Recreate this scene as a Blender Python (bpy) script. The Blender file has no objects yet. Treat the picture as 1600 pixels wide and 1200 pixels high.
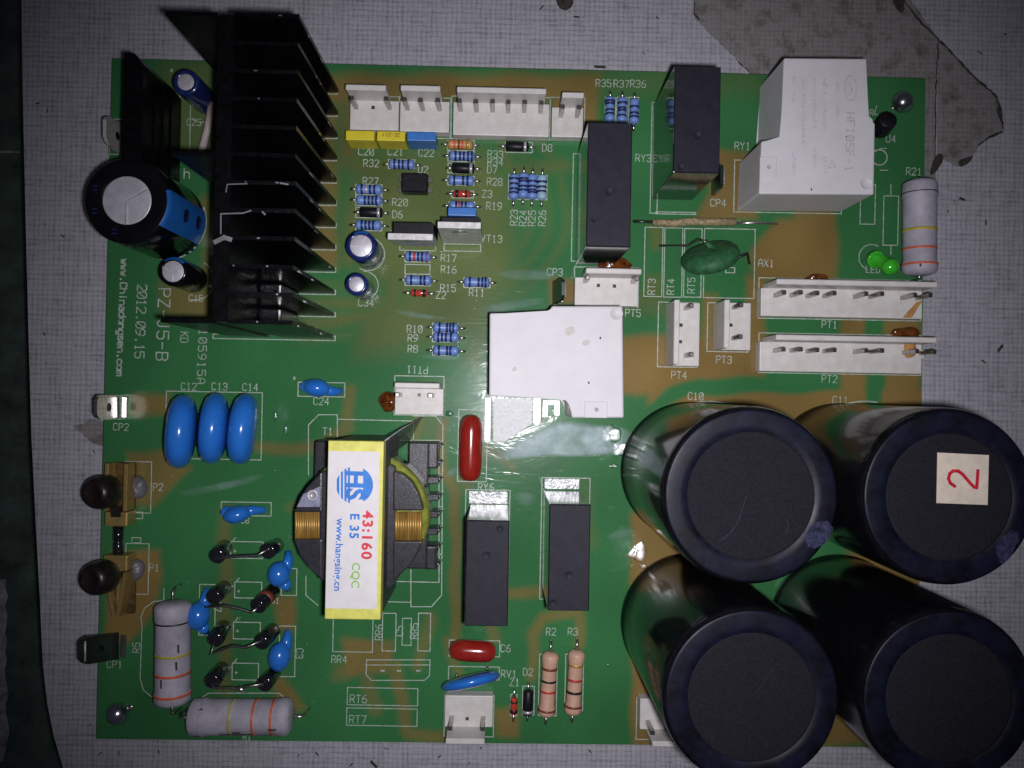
import bpy, bmesh, math, random
import numpy as np
from mathutils import Vector, Matrix, Euler
random.seed(7); rng = np.random.default_rng(7)
R = math.radians
scene = bpy.context.scene
C = scene.collection

# ------------------------------------------------------------------ camera, world, light (units: 1 = 1 cm)
F, H = 1250.0, 19.8
CAM_EUL = Euler((1.05225942e-02, -1.62462934e-02, 1.78649565e-02), 'XYZ')
cd = bpy.data.cameras.new('camera'); cam = bpy.data.objects.new('camera', cd); C.objects.link(cam)
cam.location = (0, 0, H); cam.rotation_euler = CAM_EUL
cd.sensor_width = 36; cd.lens = 36 * F / 1600; cd.clip_start = 0.5; cd.clip_end = 500
scene.camera = cam
w = bpy.data.worlds.new('World'); scene.world = w; w.use_nodes = True
bg = w.node_tree.nodes['Background']; bg.inputs[0].default_value = (0.62, 0.64, 0.85, 1); bg.inputs[1].default_value = 0.03
scene.view_settings.view_transform = 'Standard'; scene.view_settings.look = 'None'
scene.view_settings.exposure = 0; scene.view_settings.gamma = 1
scene.render.filter_size = 2.0

CM = CAM_EUL.to_matrix()
def G(px, py, z=0.0):
    d = CM @ Vector(((px - 800) / F, -(py - 600) / F, -1)); t = (z - H) / d.z
    return Vector((t * d.x, t * d.y, z))
def proj_np(P):
    M = np.array(CM); q = (P - np.array([0, 0, H])) @ M
    return np.stack([800 + F * q[:, 0] / -q[:, 2], 600 - F * q[:, 1] / -q[:, 2]], 1)

ld = bpy.data.lights.new('camera_flash', 'SPOT'); flash = bpy.data.objects.new('camera_flash', ld); C.objects.link(flash)
flash.location = (0.65, -0.4, H)                        # the phone's flash, just beside its lens
AIM = G(862, 618)
flash.rotation_euler = (AIM - flash.location).to_track_quat('-Z', 'Y').to_euler()
ld.energy = 12900; ld.color = (1.0, 0.965, 1.03); ld.shadow_soft_size = 0.28
ld.spot_size = R(88); ld.spot_blend = 1.0

# ------------------------------------------------------------------ materials
def mat(name, col, rough=0.5, metal=0.0, var=0.12, vscale=3.0, bump=0.0, bscale=20.0, coat=0.0, coat_rough=0.1,
        spec=0.5, trans=0.0, alpha=1.0, col2=None, rvar=0.0, stretch=None, sss=0.0):
    m = bpy.data.materials.new(name); m.use_nodes = True
    nt = m.node_tree; N = nt.nodes; L = nt.links; b = N['Principled BSDF']
    tc = N.new('ShaderNodeTexCoord'); src = tc.outputs['Object']
    if stretch:
        mp = N.new('ShaderNodeMapping'); mp.inputs['Scale'].default_value = stretch; L.new(src, mp.inputs[0]); src = mp.outputs[0]
    n = N.new('ShaderNodeTexNoise'); n.inputs['Scale'].default_value = vscale; n.inputs['Detail'].default_value = 6
    n.inputs['Roughness'].default_value = 0.65; L.new(src, n.inputs['Vector'])
    r = N.new('ShaderNodeValToRGB')
    c2 = col2 or tuple(c * (1 - 2 * var) for c in col); c1 = col if col2 else tuple(min(1, c * (1 + var)) for c in col)
    r.color_ramp.elements[0].position = 0.3; r.color_ramp.elements[0].color = (*c2, 1)
    r.color_ramp.elements[1].position = 0.65; r.color_ramp.elements[1].color = (*c1, 1)
    L.new(n.outputs['Fac'], r.inputs[0]); L.new(r.outputs[0], b.inputs['Base Color'])
    b.inputs['Roughness'].default_value = rough; b.inputs['Metallic'].default_value = metal
    b.inputs['Specular IOR Level'].default_value = spec
    b.inputs['Coat Weight'].default_value = coat; b.inputs['Coat Roughness'].default_value = coat_rough
    b.inputs['Transmission Weight'].default_value = trans; b.inputs['Alpha'].default_value = alpha
    if sss: b.inputs['Subsurface Weight'].default_value = sss; b.inputs['Subsurface Radius'].default_value = (.2, .2, .2)
    if rvar:
        mr = N.new('ShaderNodeMapRange'); mr.inputs[3].default_value = max(0, rough - rvar); mr.inputs[4].default_value = min(1, rough + rvar)
        n3 = N.new('ShaderNodeTexNoise'); n3.inputs['Scale'].default_value = vscale * 1.7; n3.inputs['Detail'].default_value = 5
        L.new(src, n3.inputs['Vector']); L.new(n3.outputs['Fac'], mr.inputs[0]); L.new(mr.outputs[0], b.inputs['Roughness'])
    if bump:
        n2 = N.new('ShaderNodeTexNoise'); n2.inputs['Scale'].default_value = bscale; n2.inputs['Detail'].default_value = 4
        L.new(src, n2.inputs['Vector'])
        bp = N.new('ShaderNodeBump'); bp.inputs['Strength'].default_value = bump; bp.inputs['Distance'].default_value = 0.02
        L.new(n2.outputs['Fac'], bp.inputs['Height']); L.new(bp.outputs[0], b.inputs['Normal'])
    return m
M = {}
M['silk'] = mat('silkscreen_ink', (.43, .50, .43), .5, var=.22, vscale=9)
M['fr4'] = mat('fibreglass_edge', (.05, .08, .03), .7)
M['black_matte'] = mat('black_moulded_plastic', (.015, .0145, .025), .6, var=.18, vscale=5, bump=.25, bscale=70, spec=.3)
M['black_gloss'] = mat('black_glossy_plastic', (.012, .012, .016), .13, bump=.08, bscale=8, coat=.6, coat_rough=.08)
M['black_plain'] = mat('black_epoxy', (.010, .0095, .013), .42, var=.3, vscale=12, spec=.28)
M['anodised'] = mat('black_anodised_aluminium', (.004, .004, .0055), .3, metal=0, var=.3, vscale=6, bump=.15, bscale=14, rvar=.12, spec=.16)
M['bare_alu'] = mat('bare_aluminium', (.72, .72, .75), .4, metal=1)
M['tin'] = mat('tinned_metal', (.68, .66, .63), .3, metal=1, var=.2, vscale=14, bump=.15, bscale=30)
M['dull_tin'] = mat('dull_tinned_metal', (.62, .61, .60), .45, metal=.35, var=.15, vscale=8, bump=.1, bscale=30)
M['bright_land'] = mat('bright_solder_land', (.86, .87, .88), .5, metal=.0, var=.09, vscale=20, bump=.5, bscale=30, spec=.3)  # matte white carries the flash glare painted onto the land
M['land'] = mat('dull_solder_land', (.30, .31, .31), .38, metal=.7, var=.35, vscale=5, bump=.5, bscale=14)  # grey sheen painting in the flash reflected by the board
M['pin'] = mat('tinned_pin_metal', (.42, .40, .37), .32, metal=1, var=.3, vscale=25)
M['dark_metal'] = mat('dark_tarnished_metal', (.06, .075, .068), .3, metal=.7, var=.15, vscale=6)
M['brass'] = mat('tarnished_brass', (.46, .33, .12), .38, metal=.6, var=.1, vscale=3, bump=.06)
M['copper'] = mat('enamelled_copper', (.42, .25, .06), .4, metal=.4, var=.25, vscale=9, stretch=(1, .15, 1))
M['nylon'] = mat('white_nylon', (.70, .68, .66), .42, var=.06, vscale=4, bump=.08, bscale=30, sss=.08, col2=(.60, .57, .52))
M['relay_white'] = mat('white_relay_plastic', (.70, .69, .72), .5, var=.03, vscale=1.4, bump=.12, bscale=90, col2=(.64, .625, .64))
M['relay_print'] = mat('faint_grey_print', (.53, .52, .56), .6, var=.15, vscale=12)
M['relay_edge'] = mat('relay_moulding_line', (.50, .49, .52), .6)
M['relay_stain'] = mat('beige_scuff', (.60, .57, .53), .6, vscale=6, var=.1)
M['yellow_film'] = mat('yellow_film_box', (.70, .60, .03), .42, var=.06)
M['blue_film'] = mat('blue_film_box', (.045, .19, .55), .38, var=.08)
M['blue_disc'] = mat('blue_epoxy_coating', (.022, .17, .62), .22, var=.05, vscale=2, bump=.05, bscale=9, coat=.4)
M['red_film'] = mat('red_dipped_coating', (.30, .018, .012), .2, var=.12, vscale=4, bump=.06, bscale=10, coat=.4)
M['green_disc'] = mat('green_dipped_coating', (.030, .125, .05), .55, var=.25, vscale=5, bump=.35, bscale=18, spec=.3)
M['res_blue'] = mat('pale_blue_lacquer', (.16, .28, .62), .38, var=.12, vscale=9)
M['res_paleblue'] = mat('light_blue_lacquer', (.30, .48, .62), .38, var=.12, vscale=9)
M['res_orange'] = mat('orange_tan_lacquer', (.60, .30, .12), .4)
M['res_tan'] = mat('pinkish_tan_lacquer', (.60, .37, .26), .45, var=.08, vscale=6)
M['res_grey'] = mat('lavender_grey_cement', (.40, .385, .45), .58, var=.12, vscale=3, bump=.2, bscale=22)
M['band_navy'] = mat('navy_band_ink', (.015, .02, .10), .4)
M['band_black'] = mat('black_band_ink', (.015, .012, .012), .4)
M['band_red'] = mat('red_band_ink', (.58, .04, .03), .42)
M['band_orange'] = mat('orange_band_ink', (.66, .12, .05), .42)
M['band_brown'] = mat('brown_band_ink', (.20, .045, .025), .42)
M['band_yellow'] = mat('mustard_band_ink', (.48, .40, .06), .42)
M['band_gold'] = mat('gold_band_ink', (.55, .36, .08), .35, metal=.4)
M['band_silver'] = mat('silver_band_ink', (.62, .62, .66), .35, metal=.5)
M['band_violet'] = mat('violet_band_ink', (.22, .09, .32), .42)
M['glass_red'] = mat('red_glass_body', (.50, .05, .03), .12, var=.2, vscale=12, coat=.7)
M['sleeve_navy'] = mat('navy_shrink_sleeve', (.012, .024, .125), .22, var=.2, vscale=5, coat=.4)
M['sleeve_black'] = mat('black_shrink_sleeve', (.005, .005, .007), .16, var=.2, vscale=3, bump=.06, bscale=6, coat=.08, coat_rough=.06, spec=.28)
M['sleeve_blue'] = mat('blue_sleeve_stripe', (.014, .11, .38), .3, var=.05)
M['can_top'] = mat('brushed_can_top', (.62, .61, .66), .42, metal=.35, var=.1, vscale=5)
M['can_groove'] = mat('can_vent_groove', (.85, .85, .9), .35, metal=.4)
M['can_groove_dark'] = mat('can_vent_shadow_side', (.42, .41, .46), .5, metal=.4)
M['big_ring'] = mat('black_sleeve_rim', (.004, .005, .014), .46, var=.5, vscale=2.2, bump=.08, bscale=7, rvar=.14, spec=.24)
M['big_disc'] = mat('charcoal_phenolic_disc', (.012, .012, .017), .8, var=.25, vscale=26, bump=.5, bscale=60, spec=.16)
M['scuff'] = mat('pale_scuff', (.028, .030, .07), .35, var=.45, vscale=9)  # for scratches, and for bluish reflections painted on two rims
M['sticker'] = mat('cream_paper_sticker', (.66, .58, .47), .7, var=.1, vscale=4, col2=(.52, .46, .38))
M['ink_red'] = mat('red_marker_ink', (.50, .012, .03), .5, var=.25, vscale=12)
M['label_white'] = mat('white_paper_label', (.76, .74, .76), .55, var=.04, vscale=3, col2=(.70, .67, .66))
M['tape_yellow'] = mat('yellow_core_tape', (.72, .70, .14), .45, var=.1, vscale=4)
M['tape_olive'] = mat('yellow_winding_tape', (.26, .29, .05), .25, var=.25, vscale=4, coat=.5)
M['tape_clear'] = mat('clear_tape_edge', (.10, .105, .11), .15, var=.2, vscale=4, alpha=.4, bump=.2, bscale=6)
M['print_blue'] = mat('blue_label_ink', (.02, .20, .66), .5)
M['print_red'] = mat('red_label_ink', (.72, .03, .05), .5)
M['print_green'] = mat('green_label_ink', (.22, .55, .06), .5)
M['ferrite'] = mat('grey_ferrite', (.045, .045, .05), .45, var=.2, vscale=6)
M['bobbin'] = mat('black_phenolic_bobbin', (.026, .026, .034), .32, var=.25, vscale=7, bump=.15, bscale=25)
M['pale_sticker'] = mat('pale_violet_film', (.26, .27, .38), .3, var=.2, vscale=5)
M['knob'] = mat('dark_brown_knob', (.016, .009, .009), .34, var=.5, vscale=3, bump=.15, bscale=10)
M['brass_dark'] = mat('dark_stained_brass', (.13, .085, .03), .5, metal=.5, var=.35, vscale=6)  # darker brass for the plate between the prongs
M['silicone'] = mat('grey_silicone', (.13, .13, .15), .4, var=.1)
M['led'] = mat('green_led_lens', (.06, .62, .03), .12, var=.15, vscale=5, trans=.25, coat=.5)
M['amber'] = mat('amber_flux_resin', (.16, .045, .008), .14, var=.4, vscale=6, bump=.2, bscale=14, coat=.6)
M['amber_pale'] = mat('pale_amber_resin', (.50, .26, .09), .2, var=.2, vscale=6, coat=.5)
M['sleeve_beige'] = mat('beige_woven_sleeving', (.34, .27, .15), .7, var=.35, vscale=14, bump=.6, bscale=50)
M['stick'] = mat('pale_pink_plastic', (.50, .42, .40), .6)
M['screw'] = mat('bright_screw_steel', (.66, .66, .74), .22, metal=1, bump=.1, bscale=14)
M['dirt'] = mat('dark_grime', (.045, .038, .034), .85, var=.4, vscale=9)
M['resin'] = mat('green_lacquer_bead', (.03, .16, .07), .25, var=.2, bump=.16, bscale=9, coat=1.0, coat_rough=.16)
M['resin_tan'] = mat('tan_lacquer_bead', (.20, .14, .06), .25, var=.2, bump=.16, bscale=9, coat=1.0, coat_rough=.16)
M['veil'] = mat('milky_lacquer_smear', (.62, .78, .80), .5, var=.12, vscale=1.6, spec=.2)  # pale film colour paints in the flash glare on the lacquer
M['veil_thin'] = mat('thin_lacquer_smear', (.34, .52, .46), .45, var=.2, vscale=1.6, spec=.2)  # fainter glare streaks, painted as thin pale film
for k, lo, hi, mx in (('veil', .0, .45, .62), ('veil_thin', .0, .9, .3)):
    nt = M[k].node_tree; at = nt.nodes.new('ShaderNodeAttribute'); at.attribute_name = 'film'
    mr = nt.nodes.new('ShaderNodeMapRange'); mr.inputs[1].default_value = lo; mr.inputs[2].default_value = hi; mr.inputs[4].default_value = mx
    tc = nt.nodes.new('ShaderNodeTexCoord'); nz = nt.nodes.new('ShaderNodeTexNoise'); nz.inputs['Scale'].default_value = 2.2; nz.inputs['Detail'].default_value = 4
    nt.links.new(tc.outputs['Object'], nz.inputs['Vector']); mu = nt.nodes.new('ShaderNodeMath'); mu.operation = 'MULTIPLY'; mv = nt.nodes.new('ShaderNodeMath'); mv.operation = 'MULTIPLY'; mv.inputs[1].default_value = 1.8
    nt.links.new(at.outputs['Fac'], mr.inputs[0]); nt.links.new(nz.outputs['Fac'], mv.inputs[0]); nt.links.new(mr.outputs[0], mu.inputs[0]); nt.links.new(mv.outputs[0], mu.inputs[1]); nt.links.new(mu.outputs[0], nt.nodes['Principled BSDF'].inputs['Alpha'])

# ------------------------------------------------------------------ mesh builder
ORG = {}
def tag(o, label=None, cat=None, group=None, kind=None):
    if label: o['label'] = label
    if cat: o['category'] = cat
    if group: o['group'] = group
    if kind: o['kind'] = kind
    return o
def thing(name, label, cat, loc, group=None, rotz=0.0, local=False):
    o = bpy.data.objects.new(name, None); C.objects.link(o); o.location = loc; o.rotation_euler = (0, 0, rotz)
    o.empty_display_size = .2
    tag(o, label, cat, group)
    if not local: ORG[o.name] = Vector(loc)
    return o
def link(name, me, parent=None):
    o = bpy.data.objects.new(name, me); C.objects.link(o)
    if parent: o.parent = parent; 
    if parent and parent.name in ORG: ORG[o.name] = ORG[parent.name]
    return o
class MB:
    def __init__(s): s.v = []; s.f = []; s.sm = []
    def add(s, vs, fs, smooth=False):
        n = len(s.v); s.v += [tuple(x) for x in vs]; s.f += [tuple(i + n for i in f) for f in fs]; s.sm += [smooth] * len(fs); return s
    def addbm(s, bm, smooth=False):
        bm.verts.ensure_lookup_table(); bm.verts.index_update()
        s.add([v.co[:] for v in bm.verts], [[v.index for v in f.verts] for f in bm.faces], smooth); bm.free(); return s
    def box(s, x0, y0, z0, x1, y1, z1, bev=0.0, seg=1):
        x0, x1 = sorted((x0, x1)); y0, y1 = sorted((y0, y1))
        return s.prism([(x0, y0), (x1, y0), (x1, y1), (x0, y1)], z0, z1, bev, seg)
    def prism(s, poly, z0, z1, bev=0.0, seg=1):
        bm = bmesh.new()
        a = sum(poly[i][0] * poly[(i + 1) % len(poly)][1] - poly[(i + 1) % len(poly)][0] * poly[i][1] for i in range(len(poly)))
        if a < 0: poly = poly[::-1]
        lo = [bm.verts.new((p[0], p[1], z0)) for p in poly]; hi = [bm.verts.new((p[0], p[1], z1)) for p in poly]; n = len(poly)
        bm.faces.new(lo[::-1]); bm.faces.new(hi)
        for i in range(n): bm.faces.new((lo[i], lo[(i + 1) % n], hi[(i + 1) % n], hi[i]))
        if bev:
            bmesh.ops.bevel(bm, geom=[e for e in bm.edges], offset=bev, segments=seg, affect='EDGES', profile=.6)
        return s.addbm(bm)
    def hexa(s, bot, top):           # eight corners, both rings counter-clockwise from above
        return s.add(list(bot) + list(top), [(3, 2, 1, 0), (4, 5, 6, 7), (0, 1, 5, 4), (1, 2, 6, 5), (2, 3, 7, 6), (3, 0, 4, 7)])
    def lathe(s, o, axis, prof, seg=24, smooth=True, ang=(0, 2 * math.pi), ref=None):
        o = Vector(o); a = Vector(axis).normalized()
        u = Vector(ref) if ref else (Vector((1, 0, 0)) if abs(a.x) < .9 else Vector((0, 1, 0)))
        u = (u - a * u.dot(a)).normalized(); w_ = a.cross(u)
        full = abs(ang[1] - ang[0] - 2 * math.pi) < 1e-6; n = seg if full else seg + 1
        vs = []
        for (t, r) in prof:
            for k in range(n):
                th = ang[0] + (ang[1] - ang[0]) * k / seg
                vs.append(o + a * t + (u * math.cos(th) + w_ * math.sin(th)) * r)
        fs = []
        for i in range(len(prof) - 1):
            for k in range(seg):
                k2 = (k + 1) % n
                fs.append((i * n + k, i * n + k2, (i + 1) * n + k2, (i + 1) * n + k))
        if full:
            if prof[0][1] > 1e-4: fs.append(tuple(range(n))[::-1])
            if prof[-1][1] > 1e-4: fs.append(tuple((len(prof) - 1) * n + k for k in range(n)))
        return s.add(vs, fs, smooth)
    def tube(s, pts, r, seg=8, smooth=True):
        pts = [Vector(p) for p in pts]; rs = r if isinstance(r, (list, tuple)) else [r] * len(pts)
        vs = []; up = Vector((0.13, 0.21, 1)).normalized()
        for i, p in enumerate(pts):
            t = (pts[min(i + 1, len(pts) - 1)] - pts[max(i - 1, 0)]).normalized()
            u = t.cross(up)
            if u.length < .05: u = t.cross(Vector((1, 0, 0)))
            u.normalize(); v = t.cross(u)
            for k in range(seg):
                th = 2 * math.pi * k / seg; vs.append(p + (u * math.cos(th) + v * math.sin(th)) * rs[i])
        fs = [(i * seg + k, i * seg + (k + 1) % seg, (i + 1) * seg + (k + 1) % seg, (i + 1) * seg + k) for i in range(len(pts) - 1) for k in range(seg)]
        fs.append(tuple(range(seg))[::-1]); fs.append(tuple((len(pts) - 1) * seg + k for k in range(seg)))
        return s.add(vs, fs, smooth)
    def ball(s, c, rad, rot=None, seg=20, rings=12, jit=0.0):
        c = Vector(c); rx, ry, rz = rad if isinstance(rad, (tuple, list)) else (rad,) * 3
        mt = rot or Matrix.Identity(3); vs = []; fs = []
        ph = [random.uniform(0, 6) for _ in range(4)]
        for i in range(rings + 1):
            a = math.pi * i / rings
            for k in range(seg):
                b = 2 * math.pi * k / seg
                q = 1 + jit * (math.sin(3 * b + ph[0]) * math.sin(2 * a + ph[1]) + .5 * math.sin(5 * b + ph[2] + 3 * a))
                vs.append(c + mt @ Vector((rx * math.sin(a) * math.cos(b) * q, ry * math.sin(a) * math.sin(b) * q, rz * math.cos(a) * q)))
        for i in range(rings):
            for k in range(seg): fs.append((i * seg + k, i * seg + (k + 1) % seg, (i + 1) * seg + (k + 1) % seg, (i + 1) * seg + k))
        return s.add(vs, fs, True)
    def mesh(s, m, org=None):
        me = bpy.data.meshes.new('mesh'); o = org or Vector((0, 0, 0))
        me.from_pydata([(v[0] - o[0], v[1] - o[1], v[2] - o[2]) for v in s.v], [], s.f)
        me.polygons.foreach_set('use_smooth', s.sm); me.materials.append(m)
        bm = bmesh.new(); bm.from_mesh(me); bmesh.ops.remove_doubles(bm, verts=bm.verts, dist=1e-5)
        bmesh.ops.recalc_face_normals(bm, faces=bm.faces); bm.to_mesh(me); bm.free()
        return me
    def build(s, name, m, parent=None, loc=None):
        m = M[m] if isinstance(m, str) else m
        org = ORG.get(parent.name) if parent else (Vector(loc) if loc is not None else None)
        me = s.mesh(m, org); o = link(name, me, parent)
        if not parent and loc is not None: o.location = loc; ORG[o.name] = Vector(loc)
        return o
def flat(pts, z, m, name, parent, thick=.004, bev=0):
    return MB().prism([(p[0], p[1]) for p in pts], z, z + thick, bev).build(name, m, parent)
def P2(px, py, z=0): g = G(px, py, z); return (g.x, g.y)
def rect(px0, py0, px1, py1, z):
    cx, cy = (px0 + px1) / 2, (py0 + py1) / 2
    return G(px0, cy, z).x, G(cx, py1, z).y, G(px1, cy, z).x, G(cx, py0, z).y     # x0,y0,x1,y1 (y up)

# flat strokes (printed marks) ------------------------------------------------------
class Strokes:
    def __init__(s): s.mb = MB(); s.k = 0
    def seg(s, a, b, wd, z):
        a = Vector((a[0], a[1], 0)); b = Vector((b[0], b[1], 0)); d = b - a
        if d.length < 1e-5: return
        d.normalize(); n = Vector((-d.y, d.x, 0)) * wd / 2; e = d * wd * .35; zz = z + .0005 * (s.k % 7); s.k += 1
        q = [a - e + n, a - e - n, b + e - n, b + e + n]
        s.mb.add([(p.x, p.y, zz) for p in q], [(0, 1, 2, 3)])
    def line(s, pts, wd, z=.003, close=False):
        pts = list(pts) + ([pts[0]] if close else [])
        for a, b in zip(pts, pts[1:]): s.seg(a, b, wd, z)
    def px(s, pts, wd=.022, z=.003, close=False): s.line([P2(*p, z) for p in pts], wd, z, close)
    def box(s, x0, y0, x1, y1, wd=.022, z=.003): s.px([(x0, y0), (x1, y0 + (x1 - x0) * .018), (x1 - (y1 - y0) * .02, y1 + (x1 - x0) * .018), (x0 - (y1 - y0) * .02, y1)], wd, z, True)
    def arc(s, cx, cy, r, a0, a1, wd=.022, z=.003, n=20):
        s.px([(cx + r * math.cos(R(a0 + (a1 - a0) * i / n)), cy - r * math.sin(R(a0 + (a1 - a0) * i / n))) for i in range(n + 1)], wd, z)
    def text(s, t, px, py, h=11, rot=0, z=.003, wd=.019, adv=.95, mirror=False):
        """stroke lettering centred on a pixel, cap height h px, rot in degrees clockwise as seen in the photograph"""
        c = G(px, py, z); e = (G(px + 10, py, z) - c).length / 10; hs = h * e / 6; th = -R(rot) - .018
        xk = .83 if adv == .95 else 1.0
        W_ = len(t) * 6 * adv * hs - (6 * adv - 4) * hs
        for i, ch in enumerate(t):
            for poly in GLY.get(ch, ()):
                pts = []
                for (gx, gy) in poly:
                    x = ((i * 6 * adv + gx) * hs - W_ / 2) * xk; y = (gy - 3) * hs
                    if mirror: x = -x
                    pts.append((c.x + x * math.cos(th) - y * math.sin(th), c.y + x * math.sin(th) + y * math.cos(th)))
                s.line(pts, wd, z)
    def build(s, name, m, parent): return s.mb.build(name, m, parent)
def gl(t): return [[tuple(float(q) for q in p.split(',')) for p in st.split()] for st in t.split(';')]
GLY = {k: gl(v) for k, v in {
 'A': '0,0 0,4 1.3,6 2.7,6 4,4 4,0;0,2.4 4,2.4', 'B': '0,0 0,6 3,6 4,5 4,4 3,3.2 0,3.2;3,3.2 4,2.2 4,1 3,0 0,0', 'C': '4,5 3,6 1,6 0,5 0,1 1,0 3,0 4,1',
 'D': '0,0 0,6 2.6,6 4,4.6 4,1.4 2.6,0 0,0', 'E': '4,6 0,6 0,0 4,0;0,3.1 3,3.1', 'F': '4,6 0,6 0,0;0,3.1 3,3.1', 'H': '0,0 0,6;4,0 4,6;0,3 4,3', 'I': '2,0 2,6', 'J': '3,6 3,1 2,0 1,0 0,1',
 'K': '0,0 0,6;4,6 0,2.6;1.4,3.6 4,0', 'L': '0,6 0,0 4,0', 'P': '0,0 0,6 3,6 4,5 4,3.8 3,2.8 0,2.8', 'R': '0,0 0,6 3,6 4,5 4,3.8 3,2.8 0,2.8;2,2.8 4,0',
 'S': '4,5 3,6 1,6 0,5 0,4 1,3.1 3,2.9 4,2 4,1 3,0 1,0 0,1', 'T': '0,6 4,6;2,6 2,0', 'U': '0,6 0,1 1,0 3,0 4,1 4,6', 'V': '0,6 2,0 4,6', 'X': '0,0 4,6;0,6 4,0', 'Y': '0,6 2,3 4,6;2,3 2,0', 'Z': '0,6 4,6 0,0 4,0',
 '0': '1,0 3,0 4,1 4,5 3,6 1,6 0,5 0,1 1,0;0.6,1 3.4,5', 'O': '1,0 3,0 4,1 4,5 3,6 1,6 0,5 0,1 1,0', '1': '1,4.8 2,6 2,0;1,0 3,0', '2': '0,5 1,6 3,6 4,5 4,4 0,0 4,0', '3': '0,5 1,6 3,6 4,5 4,4 3,3.1 1.5,3.1;3,3.1 4,2.2 4,1 3,0 1,0 0,1',
 '4': '3,0 3,6 0,2 4,2', '5': '4,6 0,6 0,3.5 3,3.7 4,2.7 4,1 3,0 1,0 0,1', '6': '3.6,6 1.6,5.6 0,3.4 0,1 1,0 3,0 4,1 4,2.4 3,3.3 1,3.3 0,2.4', '7': '0,6 4,6 1.5,0', '8': '1,3.2 0,4.2 0,5 1,6 3,6 4,5 4,4.2 3,3.2 1,3.2 0,2.2 0,1 1,0 3,0 4,1 4,2.2 3,3.2', '9': '0.4,0 2.4,0.4 4,2.6 4,5 3,6 1,6 0,5 0,3.6 1,2.7 3,2.7 4,3.6',
 '-': '0.4,3 3.6,3', '.': '1.7,0 2.3,0 2.3,0.5 1.7,0.5', 'w': '0,4 1,0 2,3 3,0 4,4', 'h': '0,0 0,6;0,3 1,4 3,4 4,3 4,0', 'i': '2,0 2,4;2,5.4 2,6', 'n': '0,0 0,4;0,3 1,4 3,4 4,3 4,0',
 'a': '0.4,4 3,4 4,3 4,0 1,0 0,0.8 0,1.6 1,2.3 4,2.3', 'd': '4,6 4,0 1,0 0,1 0,3 1,4 4,4', 'o': '1,0 3,0 4,1 4,3 3,4 1,4 0,3 0,1 1,0', 'g': '4,4 1,4 0,3 0,1 1,0 4,0;4,4 4,-1 3,-2 0.5,-2', 's': '4,3.4 3,4 1,4 0,3.2 1,2.2 3,1.9 4,1 3,0 1,0 0,0.6', 'e': '0,2 4,2 4,3 3,4 1,4 0,3 0,1 1,0 3.6,0', 'c': '4,3.4 3,4 1,4 0,3 0,1 1,0 3,0 4,0.6', 'm': '0,0 0,4;0,3.5 1,4 2,3.4 2,0;2,3.4 3,4 4,3.4 4,0', 'r': '0,0 0,4;0,2.8 1.4,4 3,4', '+': '0.5,3 3.5,3;2,1.5 2,4.5', '*': '1,2 3,4;1,4 3,2;2,1.6 2,4.4'}.items()}

def font_text(t, c, size, rot, name, m, parent, z, bold=.0, xs=1.0, spacing=1.0):
    """solid lettering in the built-in face, centred on world xy c, cap height ~ .7*size; flat print"""
    cu = bpy.data.curves.new('lettering', 'FONT'); cu.body = t; cu.size = size; cu.align_x = 'CENTER'; cu.align_y = 'CENTER'; cu.offset = bold; cu.space_character = spacing
    cu.resolution_u = 3
    ob = bpy.data.objects.new('lettering', cu); C.objects.link(ob)
    dg = bpy.context.evaluated_depsgraph_get(); me = bpy.data.meshes.new_from_object(ob.evaluated_get(dg))
    bpy.data.objects.remove(ob); bpy.data.curves.remove(cu)
    th = -R(rot) - .018; og = ORG.get(parent.name, Vector((0, 0, 0)))
    for v in me.vertices:
        x, y = v.co.x * xs, v.co.y
        v.co = (c[0] + x * math.cos(th) - y * math.sin(th) - og.x, c[1] + x * math.sin(th) + y * math.cos(th) - og.y, z - og.z)
    me.materials.clear(); me.materials.append(M[m])
    return link(name, me, parent)

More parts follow.
